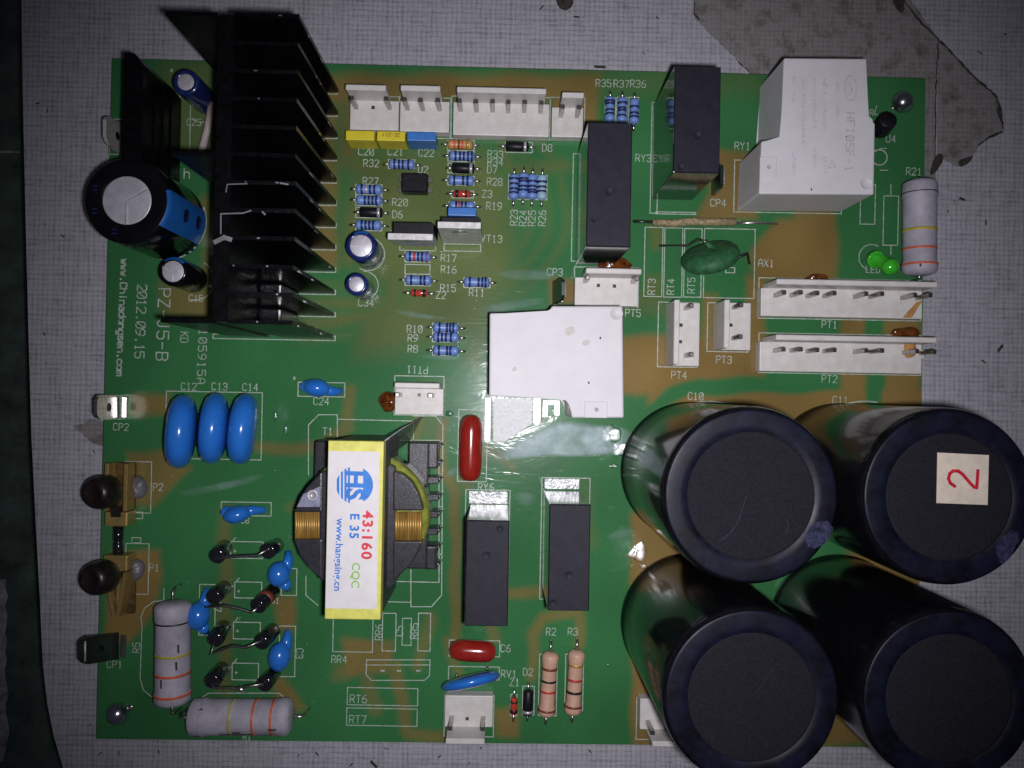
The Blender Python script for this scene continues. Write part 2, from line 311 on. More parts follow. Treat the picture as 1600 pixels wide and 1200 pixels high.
# ------------------------------------------------------------------ the setting
TZ = -.55
def weave_material():
    m = bpy.data.materials.new('woven_grey_laminate'); m.use_nodes = True; nt = m.node_tree; N = nt.nodes; L = nt.links; b = N['Principled BSDF']
    tc = N.new('ShaderNodeTexCoord'); heights = []
    for sc, rotv in (((1.5, 12, 1), 0.014), ((12, 1.5, 1), 0.014)):
        mp = N.new('ShaderNodeMapping'); mp.inputs['Scale'].default_value = sc; mp.inputs['Rotation'].default_value = (0, 0, rotv)
        L.new(tc.outputs['Object'], mp.inputs[0])
        n = N.new('ShaderNodeTexNoise'); n.inputs['Scale'].default_value = 1.0; n.inputs['Detail'].default_value = 3; n.inputs['Roughness'].default_value = .7
        L.new(mp.outputs[0], n.inputs['Vector'])
        r = N.new('ShaderNodeMapRange'); r.interpolation_type = 'SMOOTHSTEP'; r.inputs[1].default_value = .36; r.inputs[2].default_value = .56
        L.new(n.outputs['Fac'], r.inputs[0])
        wv = N.new('ShaderNodeTexWave'); wv.bands_direction = 'Y' if sc[0] < sc[1] else 'X'; wv.inputs['Scale'].default_value = 2.5; wv.inputs['Distortion'].default_value = 2.2; wv.inputs['Detail'].default_value = 2; wv.inputs['Detail Scale'].default_value = 1.3
        L.new(tc.outputs['Object'], wv.inputs['Vector'])
        wm = N.new('ShaderNodeMapRange'); wm.interpolation_type = 'SMOOTHSTEP'; wm.inputs[1].default_value = .0; wm.inputs[2].default_value = .45; wm.inputs[3].default_value = .0; wm.inputs[4].default_value = 1; L.new(wv.outputs['Fac'], wm.inputs[0])
        av = N.new('ShaderNodeMath'); av.operation = 'MULTIPLY_ADD'; av.inputs[1].default_value = .5; sv = N.new('ShaderNodeMath'); sv.operation = 'MULTIPLY'; sv.inputs[1].default_value = .5
        L.new(r.outputs[0], sv.inputs[0]); L.new(wm.outputs[0], av.inputs[0]); L.new(sv.outputs[0], av.inputs[2]); heights.append(av.outputs[0])
    mu = N.new('ShaderNodeMath'); mu.operation = 'ADD'; L.new(heights[0], mu.inputs[0]); L.new(heights[1], mu.inputs[1])
    big = N.new('ShaderNodeTexNoise'); big.inputs['Scale'].default_value = .5; big.inputs['Detail'].default_value = 8; big.inputs['Roughness'].default_value = .7
    L.new(tc.outputs['Object'], big.inputs['Vector'])
    fine = N.new('ShaderNodeTexNoise'); fine.inputs['Scale'].default_value = 22; fine.inputs['Detail'].default_value = 3; L.new(tc.outputs['Object'], fine.inputs['Vector'])
    ma = N.new('ShaderNodeMath'); ma.operation = 'MULTIPLY_ADD'; ma.inputs[1].default_value = .5; L.new(big.outputs['Fac'], ma.inputs[0]); L.new(mu.outputs[0], ma.inputs[2])
    mb = N.new('ShaderNodeMath'); mb.operation = 'MULTIPLY_ADD'; mb.inputs[1].default_value = .9; L.new(fine.outputs['Fac'], mb.inputs[0]); L.new(ma.outputs[0], mb.inputs[2])
    cr = N.new('ShaderNodeValToRGB'); e = cr.color_ramp.elements
    e[0].position = .25; e[0].color = (.15, .146, .17, 1); e[1].position = 1.0; e[1].color = (.45, .445, .485, 1); x = e.new(.62); x.color = (.33, .325, .36, 1)
    mr = N.new('ShaderNodeMath'); mr.operation = 'DIVIDE'; mr.inputs[1].default_value = 2.7; L.new(mb.outputs[0], mr.inputs[0])
    L.new(mr.outputs[0], cr.inputs[0]); L.new(cr.outputs[0], b.inputs['Base Color'])
    b.inputs['Roughness'].default_value = .62
    bp = N.new('ShaderNodeBump'); bp.inputs['Strength'].default_value = .35; bp.inputs['Distance'].default_value = .03; L.new(mr.outputs[0], bp.inputs['Height']); L.new(bp.outputs[0], b.inputs['Normal'])
    return m
M['weave'] = weave_material()
M['bench'] = mat('dark_green_bench_paint', (.045, .072, .058), .6, var=.35, vscale=1.2, bump=.2, bscale=5)
M['bench_pale'] = mat('worn_grey_bench', (.26, .26, .28), .7, var=.3, vscale=3)
edge = [(33, -60), (35, 120), (39, 300), (44, 500), (49, 680), (56, 820), (62, 930), (67, 1040), (74, 1100), (84, 1150), (100, 1205), (125, 1260)]
pl = [P2(x, y, TZ) for x, y in edge]
pl += [(pl[-1][0] + .8, pl[-1][1] - .7), (pl[-1][0] + 2.4, pl[-1][1] - 1.3), (45, pl[-1][1] - 1.4), (45, 40), (pl[0][0] - .3, 40)]
o = MB().prism(pl, TZ - 1.4, TZ, 0).build('tabletop', 'weave'); tag(o, kind='structure')
o = MB().box(-60, -60, -4.2, 60, 60, -4.0).build('bench', 'bench'); tag(o, kind='structure')
ZB = -3.97
jag = [(-60, 900)] + [(10 + random.uniform(-3, 5), y) for y in range(905, 1170, 14)] + [(4, 1190), (-60, 1195)]
o = MB().prism([P2(x, y, ZB) for x, y in jag], -3.995, ZB).build('worn_bench_patch', 'bench_pale'); tag(o, kind='structure')
o = MB().prism([P2(x, y, ZB) for x, y in [(-40, 235), (30, 236), (30, 239), (-40, 239)]], -3.995, ZB).build('bench_seam', 'bench_pale'); tag(o, kind='structure')

# ------------------------------------------------------------------ the circuit board
BX0, BY0, BX1, BY1 = -9.682, -8.641, 10.551, 8.061
board = thing('circuit_board', 'large green and tan printed circuit board with white printed markings', 'circuit board', (0, 0, 0))
MB().box(BX0, BY0, -.165, BX1, BY1, -.006, .004).build('substrate', 'fr4', board)
nx, ny = 330, 274
xs = np.linspace(BX0, BX1, nx); ys = np.linspace(BY0, BY1, ny); XX, YY = np.meshgrid(xs, ys)
P = np.stack([XX.ravel(), YY.ravel(), np.zeros(XX.size)], 1); PX = proj_np(P)
def segdist(p, a, b):
    a = np.array(a, float); b = np.array(b, float); d = b - a; t = np.clip(((p - a) @ d) / max(d @ d, 1e-9), 0, 1)
    return np.hypot(*((p - a - t[:, None] * d).T))
def poly_sd(p, poly):
    ins = np.zeros(len(p), bool); dist = np.full(len(p), 1e9); n = len(poly)
    for i in range(n):
        a, b = poly[i], poly[(i + 1) % n]; dist = np.minimum(dist, segdist(p, a, b))
        c = ((a[1] > p[:, 1]) != (b[1] > p[:, 1])); xi = (b[0] - a[0]) * (p[:, 1] - a[1]) / ((b[1] - a[1]) or 1e-9) + a[0]
        ins ^= c & (p[:, 0] < xi)
    return np.where(ins, -dist, dist)
def soft(d, e=3.0): return np.clip(.5 - d / (2 * e), 0, 1)
tan = np.zeros(len(PX))
jn = 2.5 * np.stack([np.sin(PX[:, 1] / 17 + PX[:, 0] / 41), np.sin(PX[:, 0] / 19 - PX[:, 1] / 37)], 1)
PJ = PX + jn
def zone(poly, a=1.0, e=4):
    global tan; tan = np.maximum(tan, .93 * a * soft(poly_sd(PJ, poly), e * 1.6))
def zr(x0, y0, x1, y1, a=1.0, e=4): zone([(x0, y0), (x1, y0), (x1, y1), (x0, y1)], a, e)
def trace(pts, wd, a=1.0, e=3):
    global tan; a *= .72; e *= 1.8
    d = np.full(len(PX), 1e9)
    for p, q in zip(pts, pts[1:]): d = np.minimum(d, segdist(PJ, p, q))
    tan = np.maximum(tan, a * soft(d - wd / 2, e))
def cut(poly, e=4):
    global tan; tan *= 1 - soft(poly_sd(PJ, poly), e)
# bare laminate (tan) between copper pours, as seen through the solder mask
zr(500, 116, 936, 160, .9, 6); zr(470, 150, 527, 420, .8, 5); zr(860, 150, 936, 210, .9); zr(530, 150, 560, 250, .7, 8)
zone([(545, 235), (760, 235), (800, 300), (800, 420), (760, 520), (560, 560), (560, 480), (620, 470), (540, 400)], .42, 14)
trace([(535, 255), (610, 262), (620, 300), (555, 330), (545, 400)], 22, .75, 7)
trace([(690, 215), (690, 420), (600, 470), (450, 480)], 16, .6, 6)
trace([(630, 395), (612, 430), (612, 480), (520, 505), (440, 505)], 18, .65, 6)
for r_ in (70, 96, 122, 150):
    trace([(735 + r_ * math.cos(R(t)), 330 + r_ * math.sin(R(t))) for t in range(-60, 100, 10)], 8, .4, 5)
trace([(790, 225), (795, 262), (880, 262)], 16, .6, 6); trace([(740, 560), (760, 480), (810, 425)], 22, .5, 8)
trace([(480, 445), (720, 450), (770, 420)], 9, .4, 5); trace([(470, 530), (640, 520), (740, 470)], 9, .35, 5)
zr(858, 436, 900, 476); zone([(1100, 235), (1180, 235), (1180, 345), (1085, 345), (1110, 300)], .95)
zone([(1215, 340), (1308, 340), (1308, 440), (1180, 440), (1172, 400)], 1.0); zr(1165, 430, 1196, 600, 1.0); zr(1240, 320, 1308, 350, .9)
zr(960, 525, 1190, 615, 1.0); zr(1096, 462, 1118, 600, .9); zr(975, 455, 1045, 490, .35, 8); zr(1010, 430, 1034, 462, .5, 6); zr(1020, 355, 1034, 385, .6, 6)
zr(1312, 495, 1352, 650, 1.0); zr(1382, 495, 1440, 650, .95); zr(1010, 606, 1450, 1165, 1.0)
cut([(985, 680), (1000, 640), (1040, 608), (1090, 590), (1308, 590), (1308, 612), (1080, 618), (1035, 640), (1010, 690)], 4)
cut([(1120, 840), (1330, 840), (1330, 1010), (1120, 1010)], 12); zr(985, 800, 1080, 1168, 1.0); zr(970, 640, 1000, 800, .0); cut([(1354, 490), (1380, 490), (1380, 660), (1354, 660)])
cut([(955, 640), (984, 640), (984, 1168), (955, 1168)])
zr(205, 618, 262, 648, .9); zone([(235, 640), (262, 612), (265, 650), (215, 652)], .9)
zone([(200, 705), (262, 705), (300, 735), (240, 790), (200, 790)], .85); trace([(405, 700), (500, 700)], 18, .8)
trace([(545, 610), (545, 665), (505, 700)], 18, .75); trace([(655, 640), (650, 680)], 16, .7)
zone([(170, 862), (250, 862), (255, 900), (235, 960), (205, 1005), (160, 1000), (170, 930)], 1.0); trace([(352, 800), (352, 1080)], 20, .7, 4)
trace([(455, 795), (480, 790)], 14, .5); zone([(428, 930), (460, 930), (460, 985), (430, 985)], .9); zone([(420, 1055), (440, 1060), (480, 1110), (440, 1118)], .9)
zone([(535, 1000), (612, 1000), (612, 1050), (535, 1060)], .85); trace([(620, 1040), (630, 1120), (640, 1148), (700, 1150)], 20, .85)
trace([(575, 1060), (585, 1110)], 22, .6); trace([(672, 965), (655, 1040)], 18, .7); trace([(690, 660), (690, 735), (712, 770), (712, 1000)], 16, .95)
trace([(715, 745), (730, 760), (760, 700), (800, 730)], 13, .6); trace([(790, 925), (860, 925)], 16, .9); trace([(905, 955), (905, 1010)], 15, .9)
trace([(902, 960), (850, 965), (832, 990), (832, 1060)], 15, .9); trace([(770, 980), (775, 1000)], 18, .7); zr(773, 1105, 808, 1150, .9)
trace([(915, 760), (925, 850)], 14, .35, 6); zr(255, 445, 332, 500, .75, 8); zr(318, 310, 345, 500, .8, 6); zr(250, 95, 345, 245, .35, 10)
trace([(700, 1000), (715, 1050)], 15, .7); zr(640, 600, 690, 690, .25, 8); zr(940, 110, 1190, 150, .18, 8); zr(520, 1040, 545, 1060, .6, 6)
green = np.array([.038, .166, .057]); tancol = np.array([.225, .142, .046])
fn = np.zeros(len(PX))
for k in range(14):
    a, b, ph, s_ = rng.uniform(-1, 1), rng.uniform(-1, 1), rng.uniform(0, 6), rng.uniform(.01, .06)
    fn += np.sin((PX[:, 0] * a + PX[:, 1] * b) * s_ + ph) / 14
col = green[None] * (1 + .35 * fn[:, None]) * (1 - tan[:, None]) + tancol[None] * (1 + .5 * fn[:, None]) * tan[:, None]
me = bpy.data.meshes.new('solder_mask'); idx = np.arange(nx * ny).reshape(ny, nx)
fc = np.stack([idx[:-1, :-1], idx[:-1, 1:], idx[1:, 1:], idx[1:, :-1]], -1).reshape(-1, 4)
me.vertices.add(len(P)); me.vertices.foreach_set('co', P.ravel()); me.loops.add(fc.size); me.loops.foreach_set('vertex_index', fc.ravel())
me.polygons.add(len(fc)); me.polygons.foreach_set('loop_start', np.arange(0, fc.size, 4)); me.update(calc_edges=True); me.validate()
ca = me.color_attributes.new('mask_colour', 'FLOAT_COLOR', 'POINT'); ca.data.foreach_set('color', np.concatenate([np.clip(col, 0, 1), np.ones((len(col), 1))], 1).ravel().astype(np.float32))
def mask_material():
    m = bpy.data.materials.new('green_solder_mask'); m.use_nodes = True; nt = m.node_tree; N = nt.nodes; L = nt.links; b = N['Principled BSDF']
    at = N.new('ShaderNodeAttribute'); at.attribute_name = 'mask_colour'
    tc = N.new('ShaderNodeTexCoord'); n = N.new('ShaderNodeTexNoise'); n.inputs['Scale'].default_value = 14; n.inputs['Detail'].default_value = 6; L.new(tc.outputs['Object'], n.inputs['Vector'])
    mr = N.new('ShaderNodeMapRange'); mr.inputs[3].default_value = .84; mr.inputs[4].default_value = 1.16; L.new(n.outputs['Fac'], mr.inputs[0])
    mx = N.new('ShaderNodeMix'); mx.data_type = 'RGBA'; mx.blend_type = 'MULTIPLY'; mx.inputs[0].default_value = 1; L.new(at.outputs['Color'], mx.inputs[6]); L.new(mr.outputs[0], mx.inputs[7]); L.new(mx.outputs[2], b.inputs['Base Color'])
    b.inputs['Roughness'].default_value = .26; b.inputs['Specular IOR Level'].default_value = .12; b.inputs['Coat Weight'].default_value = .16; b.inputs['Coat Roughness'].default_value = .14
    mp = N.new('ShaderNodeMapping'); mp.inputs['Scale'].default_value = (.5, 1.3, 1); mp.inputs['Rotation'].default_value = (0, 0, .5); L.new(tc.outputs['Object'], mp.inputs[0])
    n2 = N.new('ShaderNodeTexNoise'); n2.inputs['Scale'].default_value = 1.5; n2.inputs['Detail'].default_value = 3; n2.inputs['Distortion'].default_value = 1.2; L.new(mp.outputs[0], n2.inputs['Vector'])
    bp = N.new('ShaderNodeBump'); bp.inputs['Strength'].default_value = .5; bp.inputs['Distance'].default_value = .05; L.new(n2.outputs['Fac'], bp.inputs['Height'])
    L.new(bp.outputs[0], b.inputs['Coat Normal'])
    return m
me.materials.append(mask_material()); o = link('solder_mask', me, board)

# printed markings
S = Strokes(); T = S.text
for t, x, y, h, r_ in [('R35', 943, 130, 11, 0), ('R37', 971, 131, 11, 0), ('R36', 997, 131, 11, 0), ('RY3', 1005, 247, 11, 0), ('RY1', 1160, 228, 11, 0), ('U4', 1392, 217, 11, 0), ('R21', 1428, 268, 11, 0),
    ('CP4', 1122, 317, 11, 0), ('C20', 572, 237, 11, 0), ('C21', 618, 237, 11, 0), ('C22', 666, 239, 11, 0), ('R32', 580, 255, 11, 0), ('U2', 661, 265, 11, 0), ('R33', 774, 241, 11, 0), ('R34', 774, 253, 11, 0),
    ('D7', 769, 265, 11, 0), ('R28', 773, 284, 11, 0), ('Z3', 761, 303, 11, 0), ('R19', 772, 322, 11, 0), ('R27', 579, 283, 11, 0), ('R20', 625, 316, 11, 0), ('D6', 621, 335, 11, 0), ('D8', 855, 231, 11, 0),
    ('R23', 803, 340, 11, 270), ('R24', 817, 341, 11, 270), ('R25', 831, 341, 11, 270), ('R26', 847, 341, 11, 270), ('VT13', 768, 373, 11, 0), ('R17', 701, 403, 11, 0), ('R16', 701, 421, 11, 0), ('R15', 700, 450, 11, 0),
    ('Z2', 689, 461, 11, 0), ('R11', 745, 457, 11, 0), ('C34', 572, 473, 11, 0), ('CP3', 867, 425, 11, 0), ('R10', 648, 514, 11, 0), ('R9', 645, 528, 11, 0), ('R8', 645, 545, 11, 0), ('PT5', 989, 489, 11, 0),
    ('PT1', 1296, 507, 11, 0), ('PT2', 1296, 592, 11, 0), ('PT3', 1131, 562, 11, 0), ('PT4', 1061, 586, 11, 0), ('AX1', 1197, 411, 11, 0), ('RT3', 1018, 448, 11, 270), ('RT4', 1048, 448, 11, 270), ('RT5', 1080, 446, 11, 270),
    ('C10', 1087, 619, 11, 0), ('C11', 1313, 625, 11, 0), ('C12', 295, 604, 11, 0), ('C13', 343, 604, 11, 0), ('C14', 391, 605, 11, 0), ('C24', 502, 627, 11, 0), ('PT11', 652, 578, 11, 180), ('T1', 512, 674, 11, 0),
    ('CP2', 189, 667, 11, 0), ('P2', 247, 761, 11, 0), ('P1', 241, 887, 11, 0), ('CP1', 179, 1038, 11, 0), ('R5', 213, 1012, 11, 270), ('R1', 386, 1151, 9, 0), ('C3', 468, 1021, 11, 90), ('RY6', 759, 761, 11, 0),
    ('RY5', 881, 755, 11, 0), ('R2', 861, 987, 11, 0), ('R3', 895, 987, 11, 0), ('D2', 825, 1050, 11, 0), ('Z1', 804, 1066, 11, 0), ('C6', 790, 1013, 11, 0), ('RV1', 795, 1053, 11, 0), ('RR4', 530, 1030, 11, 0),
    ('RR6', 592, 988, 11, 270), ('C5', 624, 986, 11, 270), ('RR5', 647, 986, 11, 270), ('RT6', 560, 1092, 12, 0), ('RT7', 559, 1124, 12, 0), ('C15', 306, 466, 10, 0), ('C25', 303, 191, 10, 0), ('LED', 1364, 421, 10, 0),
    ('D1', 430, 938, 9, 0), ('C8', 383, 813, 9, 0), ('C7', 340, 948, 11, 90), ('R', 1362, 176, 9, 0), ('J', 735, 699, 9, 0), ('*', 268, 110, 11, 0), ('*', 460, 591, 10, 0)]:
    T(t, x, y, h, r_)
T('www.Chinadongsen.com', 191, 496, 10.5, 90, wd=.034, adv=.885); T('2012.09.15', 220, 502, 14.5, 90, wd=.024, adv=.81); T('PZ-J5-B', 255, 507, 18, 90, wd=.03, adv=.93)
T('KD', 288, 527, 12, 90); T('J105915A', 316, 551, 12.5, 90, adv=1.02); T('Ih', 286, 271, 15, 0, wd=.03)
B = S.box
B(466, 136, 527, 146)
for i in range(1, 12): y = 143 + i * 34.8; B(470 - i * 1.5 if i < 11 else 333, y - 4, 527 - i * .3, y + 3)
B(548, 150, 624, 214); B(624, 152, 704, 215); B(706, 150, 860, 216); B(860, 152, 914, 217); S.px([(548, 214), (914, 220)])
for x0, y0, x1, y1 in [(700, 219, 741, 235), (700, 236, 741, 252), (700, 255, 741, 270), (700, 275, 741, 289), (607, 249, 648, 263), (556, 288, 597, 304), (556, 306, 597, 321), (556, 324, 597, 340), (556, 346, 597, 360), (706, 298, 740, 309), (702, 315, 742, 330), (790, 222, 832, 238),
    (633, 394, 672, 409), (633, 413, 672, 428), (633, 431, 673, 446), (725, 434, 766, 449), (676, 505, 716, 519), (676, 520, 716, 534), (676, 541, 716, 555), (795, 273, 839, 311), (840, 274, 855, 312), (946, 152, 962, 192), (964, 152, 980, 192), (983, 152, 998, 192), (625, 372, 681, 391), (694, 381, 751, 392),
    (896, 240, 907, 408), (904, 405, 965, 411), (1019, 160, 1030, 333), (1025, 331, 1087, 334), (1148, 250, 1316, 331), (1345, 288, 1368, 350), (1381, 306, 1404, 383), (1008, 355, 1036, 463), (1039, 356, 1067, 464), (1070, 357, 1097, 464), (1101, 357, 1180, 465), (1134, 418, 1148, 426),
    (1029, 472, 1091, 573), (1106, 473, 1170, 549), (1186, 434, 1440, 497), (1186, 520, 1440, 582), (898, 417, 998, 478), (617, 587, 694, 648), (466, 597, 539, 619), (260, 611, 410, 716), (346, 784, 424, 805), (196, 721, 237, 801), (208, 800, 223, 810), (197, 849, 233, 928), (206, 840, 220, 848),
    (361, 846, 411, 872), (367, 909, 409, 934), (365, 972, 407, 998), (363, 1036, 404, 1062), (312, 913, 337, 992), (440, 888, 464, 930), (437, 978, 462, 1057), (521, 960, 583, 1018), (598, 958, 619, 1017), (629, 966, 643, 1008), (654, 958, 673, 1017), (543, 1074, 653, 1101), (542, 1106, 652, 1133),
    (702, 1000, 781, 1025), (701, 1041, 780, 1061), (695, 1085, 772, 1150), (798, 1085, 808, 1118), (817, 1072, 835, 1117), (843, 1022, 871, 1118), (884, 1022, 912, 1110), (728, 765, 797, 938), (847, 746, 922, 936), (717, 640, 762, 752), (995, 1090, 1060, 1155), (757, 620, 845, 690), (172, 186, 196, 241), (281, 150, 298, 244), (166, 1002, 178, 1024)]:
    B(x0, y0, x1, y1)
for x, y0, y1 in [(1392, 288, 306), (1392, 383, 398)]: S.px([(x, y0), (x, y1)])
S.px([(482, 742), (482, 664), (498, 648), (527, 648), (527, 688)]); S.px([(527, 655), (646, 658), (646, 690)]); S.px([(646, 650), (680, 650), (692, 664), (690, 930), (674, 948), (642, 948), (642, 890)]); S.px([(625, 688), (686, 688), (686, 910), (600, 908)]); S.px([(598, 940), (642, 941)]); S.px([(478, 900), (478, 930), (497, 946)])
S.px([(571, 1039), (673, 1039)]); S.px([(573, 1031), (672, 1031), (671, 1056), (663, 1063), (580, 1063), (572, 1054), (573, 1031)])
S.px([(256, 920), (256, 938), (240, 940), (226, 950), (220, 965), (222, 975), (219, 1060), (224, 1078), (236, 1088), (248, 1090), (248, 1102)]); S.px([(306, 1096), (326, 1083), (436, 1083), (452, 1096)])
S.arc(262, 345, 60, -150, 20, .04); S.arc(1362, 402, 20, 60, 250); S.arc(575, 397, 26, -120, 100); S.arc(569, 446, 22, -110, 90); S.arc(304, 438, 31, -100, 60, .03); S.arc(1374, 246, 12, -160, 160, .03); S.arc(316, 165, 26, -130, -50)
S.arc(1108, 735, 108, 70, 250, .03); S.arc(1108, 985, 108, 60, 200, .03); S.arc(1352, 735, 108, 80, 150, .03)
for (x, y) in [(361, 855), (367, 918), (365, 980), (363, 1045)]: S.px([(x - 14, y + 12), (x - 14, y - 2), (x - 2, y - 2)]); S.px([(x + 3, y - 10), (x + 7, y - 15)]); S.text('+', x + 6, y + 6, 8)
for (x, y) in [(597, 1048), (623, 1048), (653, 1048)]: S.px([(x - 2, y), (x + 3, y)], .04)
S.px([(1370, 165), (1366, 178), (1378, 182)]); S.px([(1375, 232), (1385, 232)]); S.px([(1375, 266), (1387, 266)])
o = S.build('silkscreen_print', 'silk', board); o['kind'] = 'stuff'
# wide white bars and tinned land with painted flash glare under the middle relay
for r_ in [(757, 621, 767, 692), (833, 622, 845, 665)]:
    x0, y0, x1, y1 = rect(*r_, .03); c_ = (x0 + x1) / 2; q = (x1 - x0) / 2
    MB().prism([(x0, y1), (x0, y0 + q)] + [(c_ - q * math.cos(R(t)), y0 + q - q * math.sin(R(t))) for t in range(30, 180, 30)] + [(x1, y0 + q), (x1, y1)], .004, .045, .006).build('metal_strip', 'dull_tin', board)
    MB().box(x1 + .004, y0 + .1, .004, x1 + .035, y1, .0075).build('gap_line', 'band_black', board)
x0, y0, x1, y1 = rect(771, 623, 831, 690, .01)
tp = [(x0, y1), (x1, y1), (x1, y0 + .45), (x0 + .3, y0), (x0, y0)]; MB().prism(tp, .004, .013, .003).build('tinned_land', 'bright_land', board)
x0, y0, x1, y1 = rect(848, 626, 885, 652, .03)
MB().box(x0, y0, .003, x0 + .12, y1, .05, .01).box(x0 + .28, y0 + .05, .003, x0 + .42, y1, .06, .01).box(x0 + .12, y1 - .1, .003, x0 + .28, y1, .05).build('solder_joint', 'tin', board)
for r_ in [(733, 768, 793, 787), (851, 748, 905, 764)]:  # added patches standing for the flash reflected in the glossy board
    x0, y0, x1, y1 = rect(*r_, .01); MB().box(x0, y0, .004, x1, y1, .009, .002).build('tinned_land', 'land', board)  # the land material here paints the reflected flash
# flash glare on the lacquer: painted pale sheets, and beads added to catch it
def blob_sheet(pts, z, name, m, h=.02, n=5):
    c = Vector((sum(p[0] for p in pts) / len(pts), sum(p[1] for p in pts) / len(pts)))
    vs = []; K = len(pts)
    for j in range(n):
        f = 1 - j / n
        for p in pts: q = c + (Vector(p) - c) * f; vs.append((q.x, q.y, z + h * (1 - f ** 2)))
    vs.append((c.x, c.y, z + h)); fs = [(j * K + k, j * K + (k + 1) % K, (j + 1) * K + (k + 1) % K, (j + 1) * K + k) for j in range(n - 1) for k in range(K)]
    fs += [((n - 1) * K + k, (n - 1) * K + (k + 1) % K, n * K) for k in range(K)]
    o = MB().add(vs, fs, True).build(name, m, board); me = o.data
    ca = me.color_attributes.new('film', 'FLOAT_COLOR', 'POINT')
    for i, v in enumerate(me.vertices): a = min(1, max(0, (v.co.z - z) / h)); ca.data[i].color = (a, a, a, 1)
    return o
def smooth_loop(pts, it=2):
    for _ in range(it):
        q = []
        for a, b in zip(pts, pts[1:] + pts[:1]): q += [(a[0] * .75 + b[0] * .25, a[1] * .75 + b[1] * .25), (a[0] * .25 + b[0] * .75, a[1] * .25 + b[1] * .75)]
        pts = q
    return pts
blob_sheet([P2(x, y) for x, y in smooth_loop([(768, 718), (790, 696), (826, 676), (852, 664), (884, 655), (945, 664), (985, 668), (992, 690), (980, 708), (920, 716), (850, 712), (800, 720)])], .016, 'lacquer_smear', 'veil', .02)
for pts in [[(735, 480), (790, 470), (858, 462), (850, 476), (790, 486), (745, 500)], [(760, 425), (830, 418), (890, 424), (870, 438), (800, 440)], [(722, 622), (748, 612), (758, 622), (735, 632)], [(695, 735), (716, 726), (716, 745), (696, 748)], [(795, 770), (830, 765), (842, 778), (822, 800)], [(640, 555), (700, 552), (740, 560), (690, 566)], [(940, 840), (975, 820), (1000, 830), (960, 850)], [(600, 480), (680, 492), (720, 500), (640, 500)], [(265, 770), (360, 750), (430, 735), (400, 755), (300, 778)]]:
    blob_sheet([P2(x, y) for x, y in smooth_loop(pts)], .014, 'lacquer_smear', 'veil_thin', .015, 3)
def bead(px, py, rx, ry, h, jit=.12, m='resin'):
    g = G(px, py); MB().ball((g.x, g.y, .0), (rx, ry, h), jit=jit, seg=24).build('lacquer_bead', m, board)
for a in [(430, 650, .05, .13, .02), (446, 672, .05, .13, .02), (702, 646, .1, .07, .02)]: bead(*a)
def glare_bead(px, py, rx, ry, m):      # added lacquer drop, tilted so it mirrors the flash into the camera
    g = G(px, py); n = ((Vector((0, 0, H)) - g).normalized() + (flash.location - g).normalized()).normalized()
    n = (n + Vector((random.uniform(-.018, .018), random.uniform(-.018, .018), 0))).normalized()
    q = Vector((0, 0, 1)).rotation_difference(n).to_matrix()
    MB().ball((g.x, g.y, .003), (rx, ry, .014), q, 24, 14, jit=.16).build('lacquer_bead', m, board)
for a in [(950, 678, .34, .22), (966, 700, .26, .2), (946, 700, .12, .07), (958, 728, .14, .05)]: glare_bead(*a, 'resin')
for a in [(994, 858, .26, .3), (1004, 884, .1, .07)]: glare_bead(*a, 'resin_tan')
for px, py, rx, ry, m in [(960, 413, .42, .2, 'amber'), (1277, 436, .3, .14, 'amber'), (1416, 520, .38, .15, 'amber'), (607, 627, .24, .26, 'amber'), (1410, 548, .16, .2, 'amber_pale')]:
    g = G(px, py); MB().ball((g.x, g.y, .0 if m == 'amber' else .36), (rx, ry, .13 if m == 'amber' else .1), jit=.1).build('flux_resin', m, board)
g0 = rect(1410, 470, 1440, 497, .36)
MB().prism([P2(1410, 496, .352), P2(1424, 497, .352), P2(1441, 470, .352), P2(1432, 472, .352)], .352, .362).build('flux_resin', 'amber_pale', board)
sp = MB()
for (x, y) in [(689, 393), (598, 404), (594, 419), (588, 463), (744, 470), (741, 482), (660, 408), (630, 388), (598, 394), (757, 577), (759, 550), (950, 1038), (808, 1134), (430, 735), (480, 1005), (1155, 345), (756, 982), (940, 700), (930, 712), (610, 360), (688, 866), (652, 885), (503, 262), (520, 200), (500, 490), (268, 745), (440, 960), (455, 840), (362, 905), (375, 965), (470, 1110)]:
    g = G(x, y); r_ = random.uniform(.015, .035); sp.ball((g.x, g.y, .003), (r_, r_, r_ * .8), seg=8, rings=5)
sp.build('solder_speck', 'tin', board)['kind'] = 'stuff'
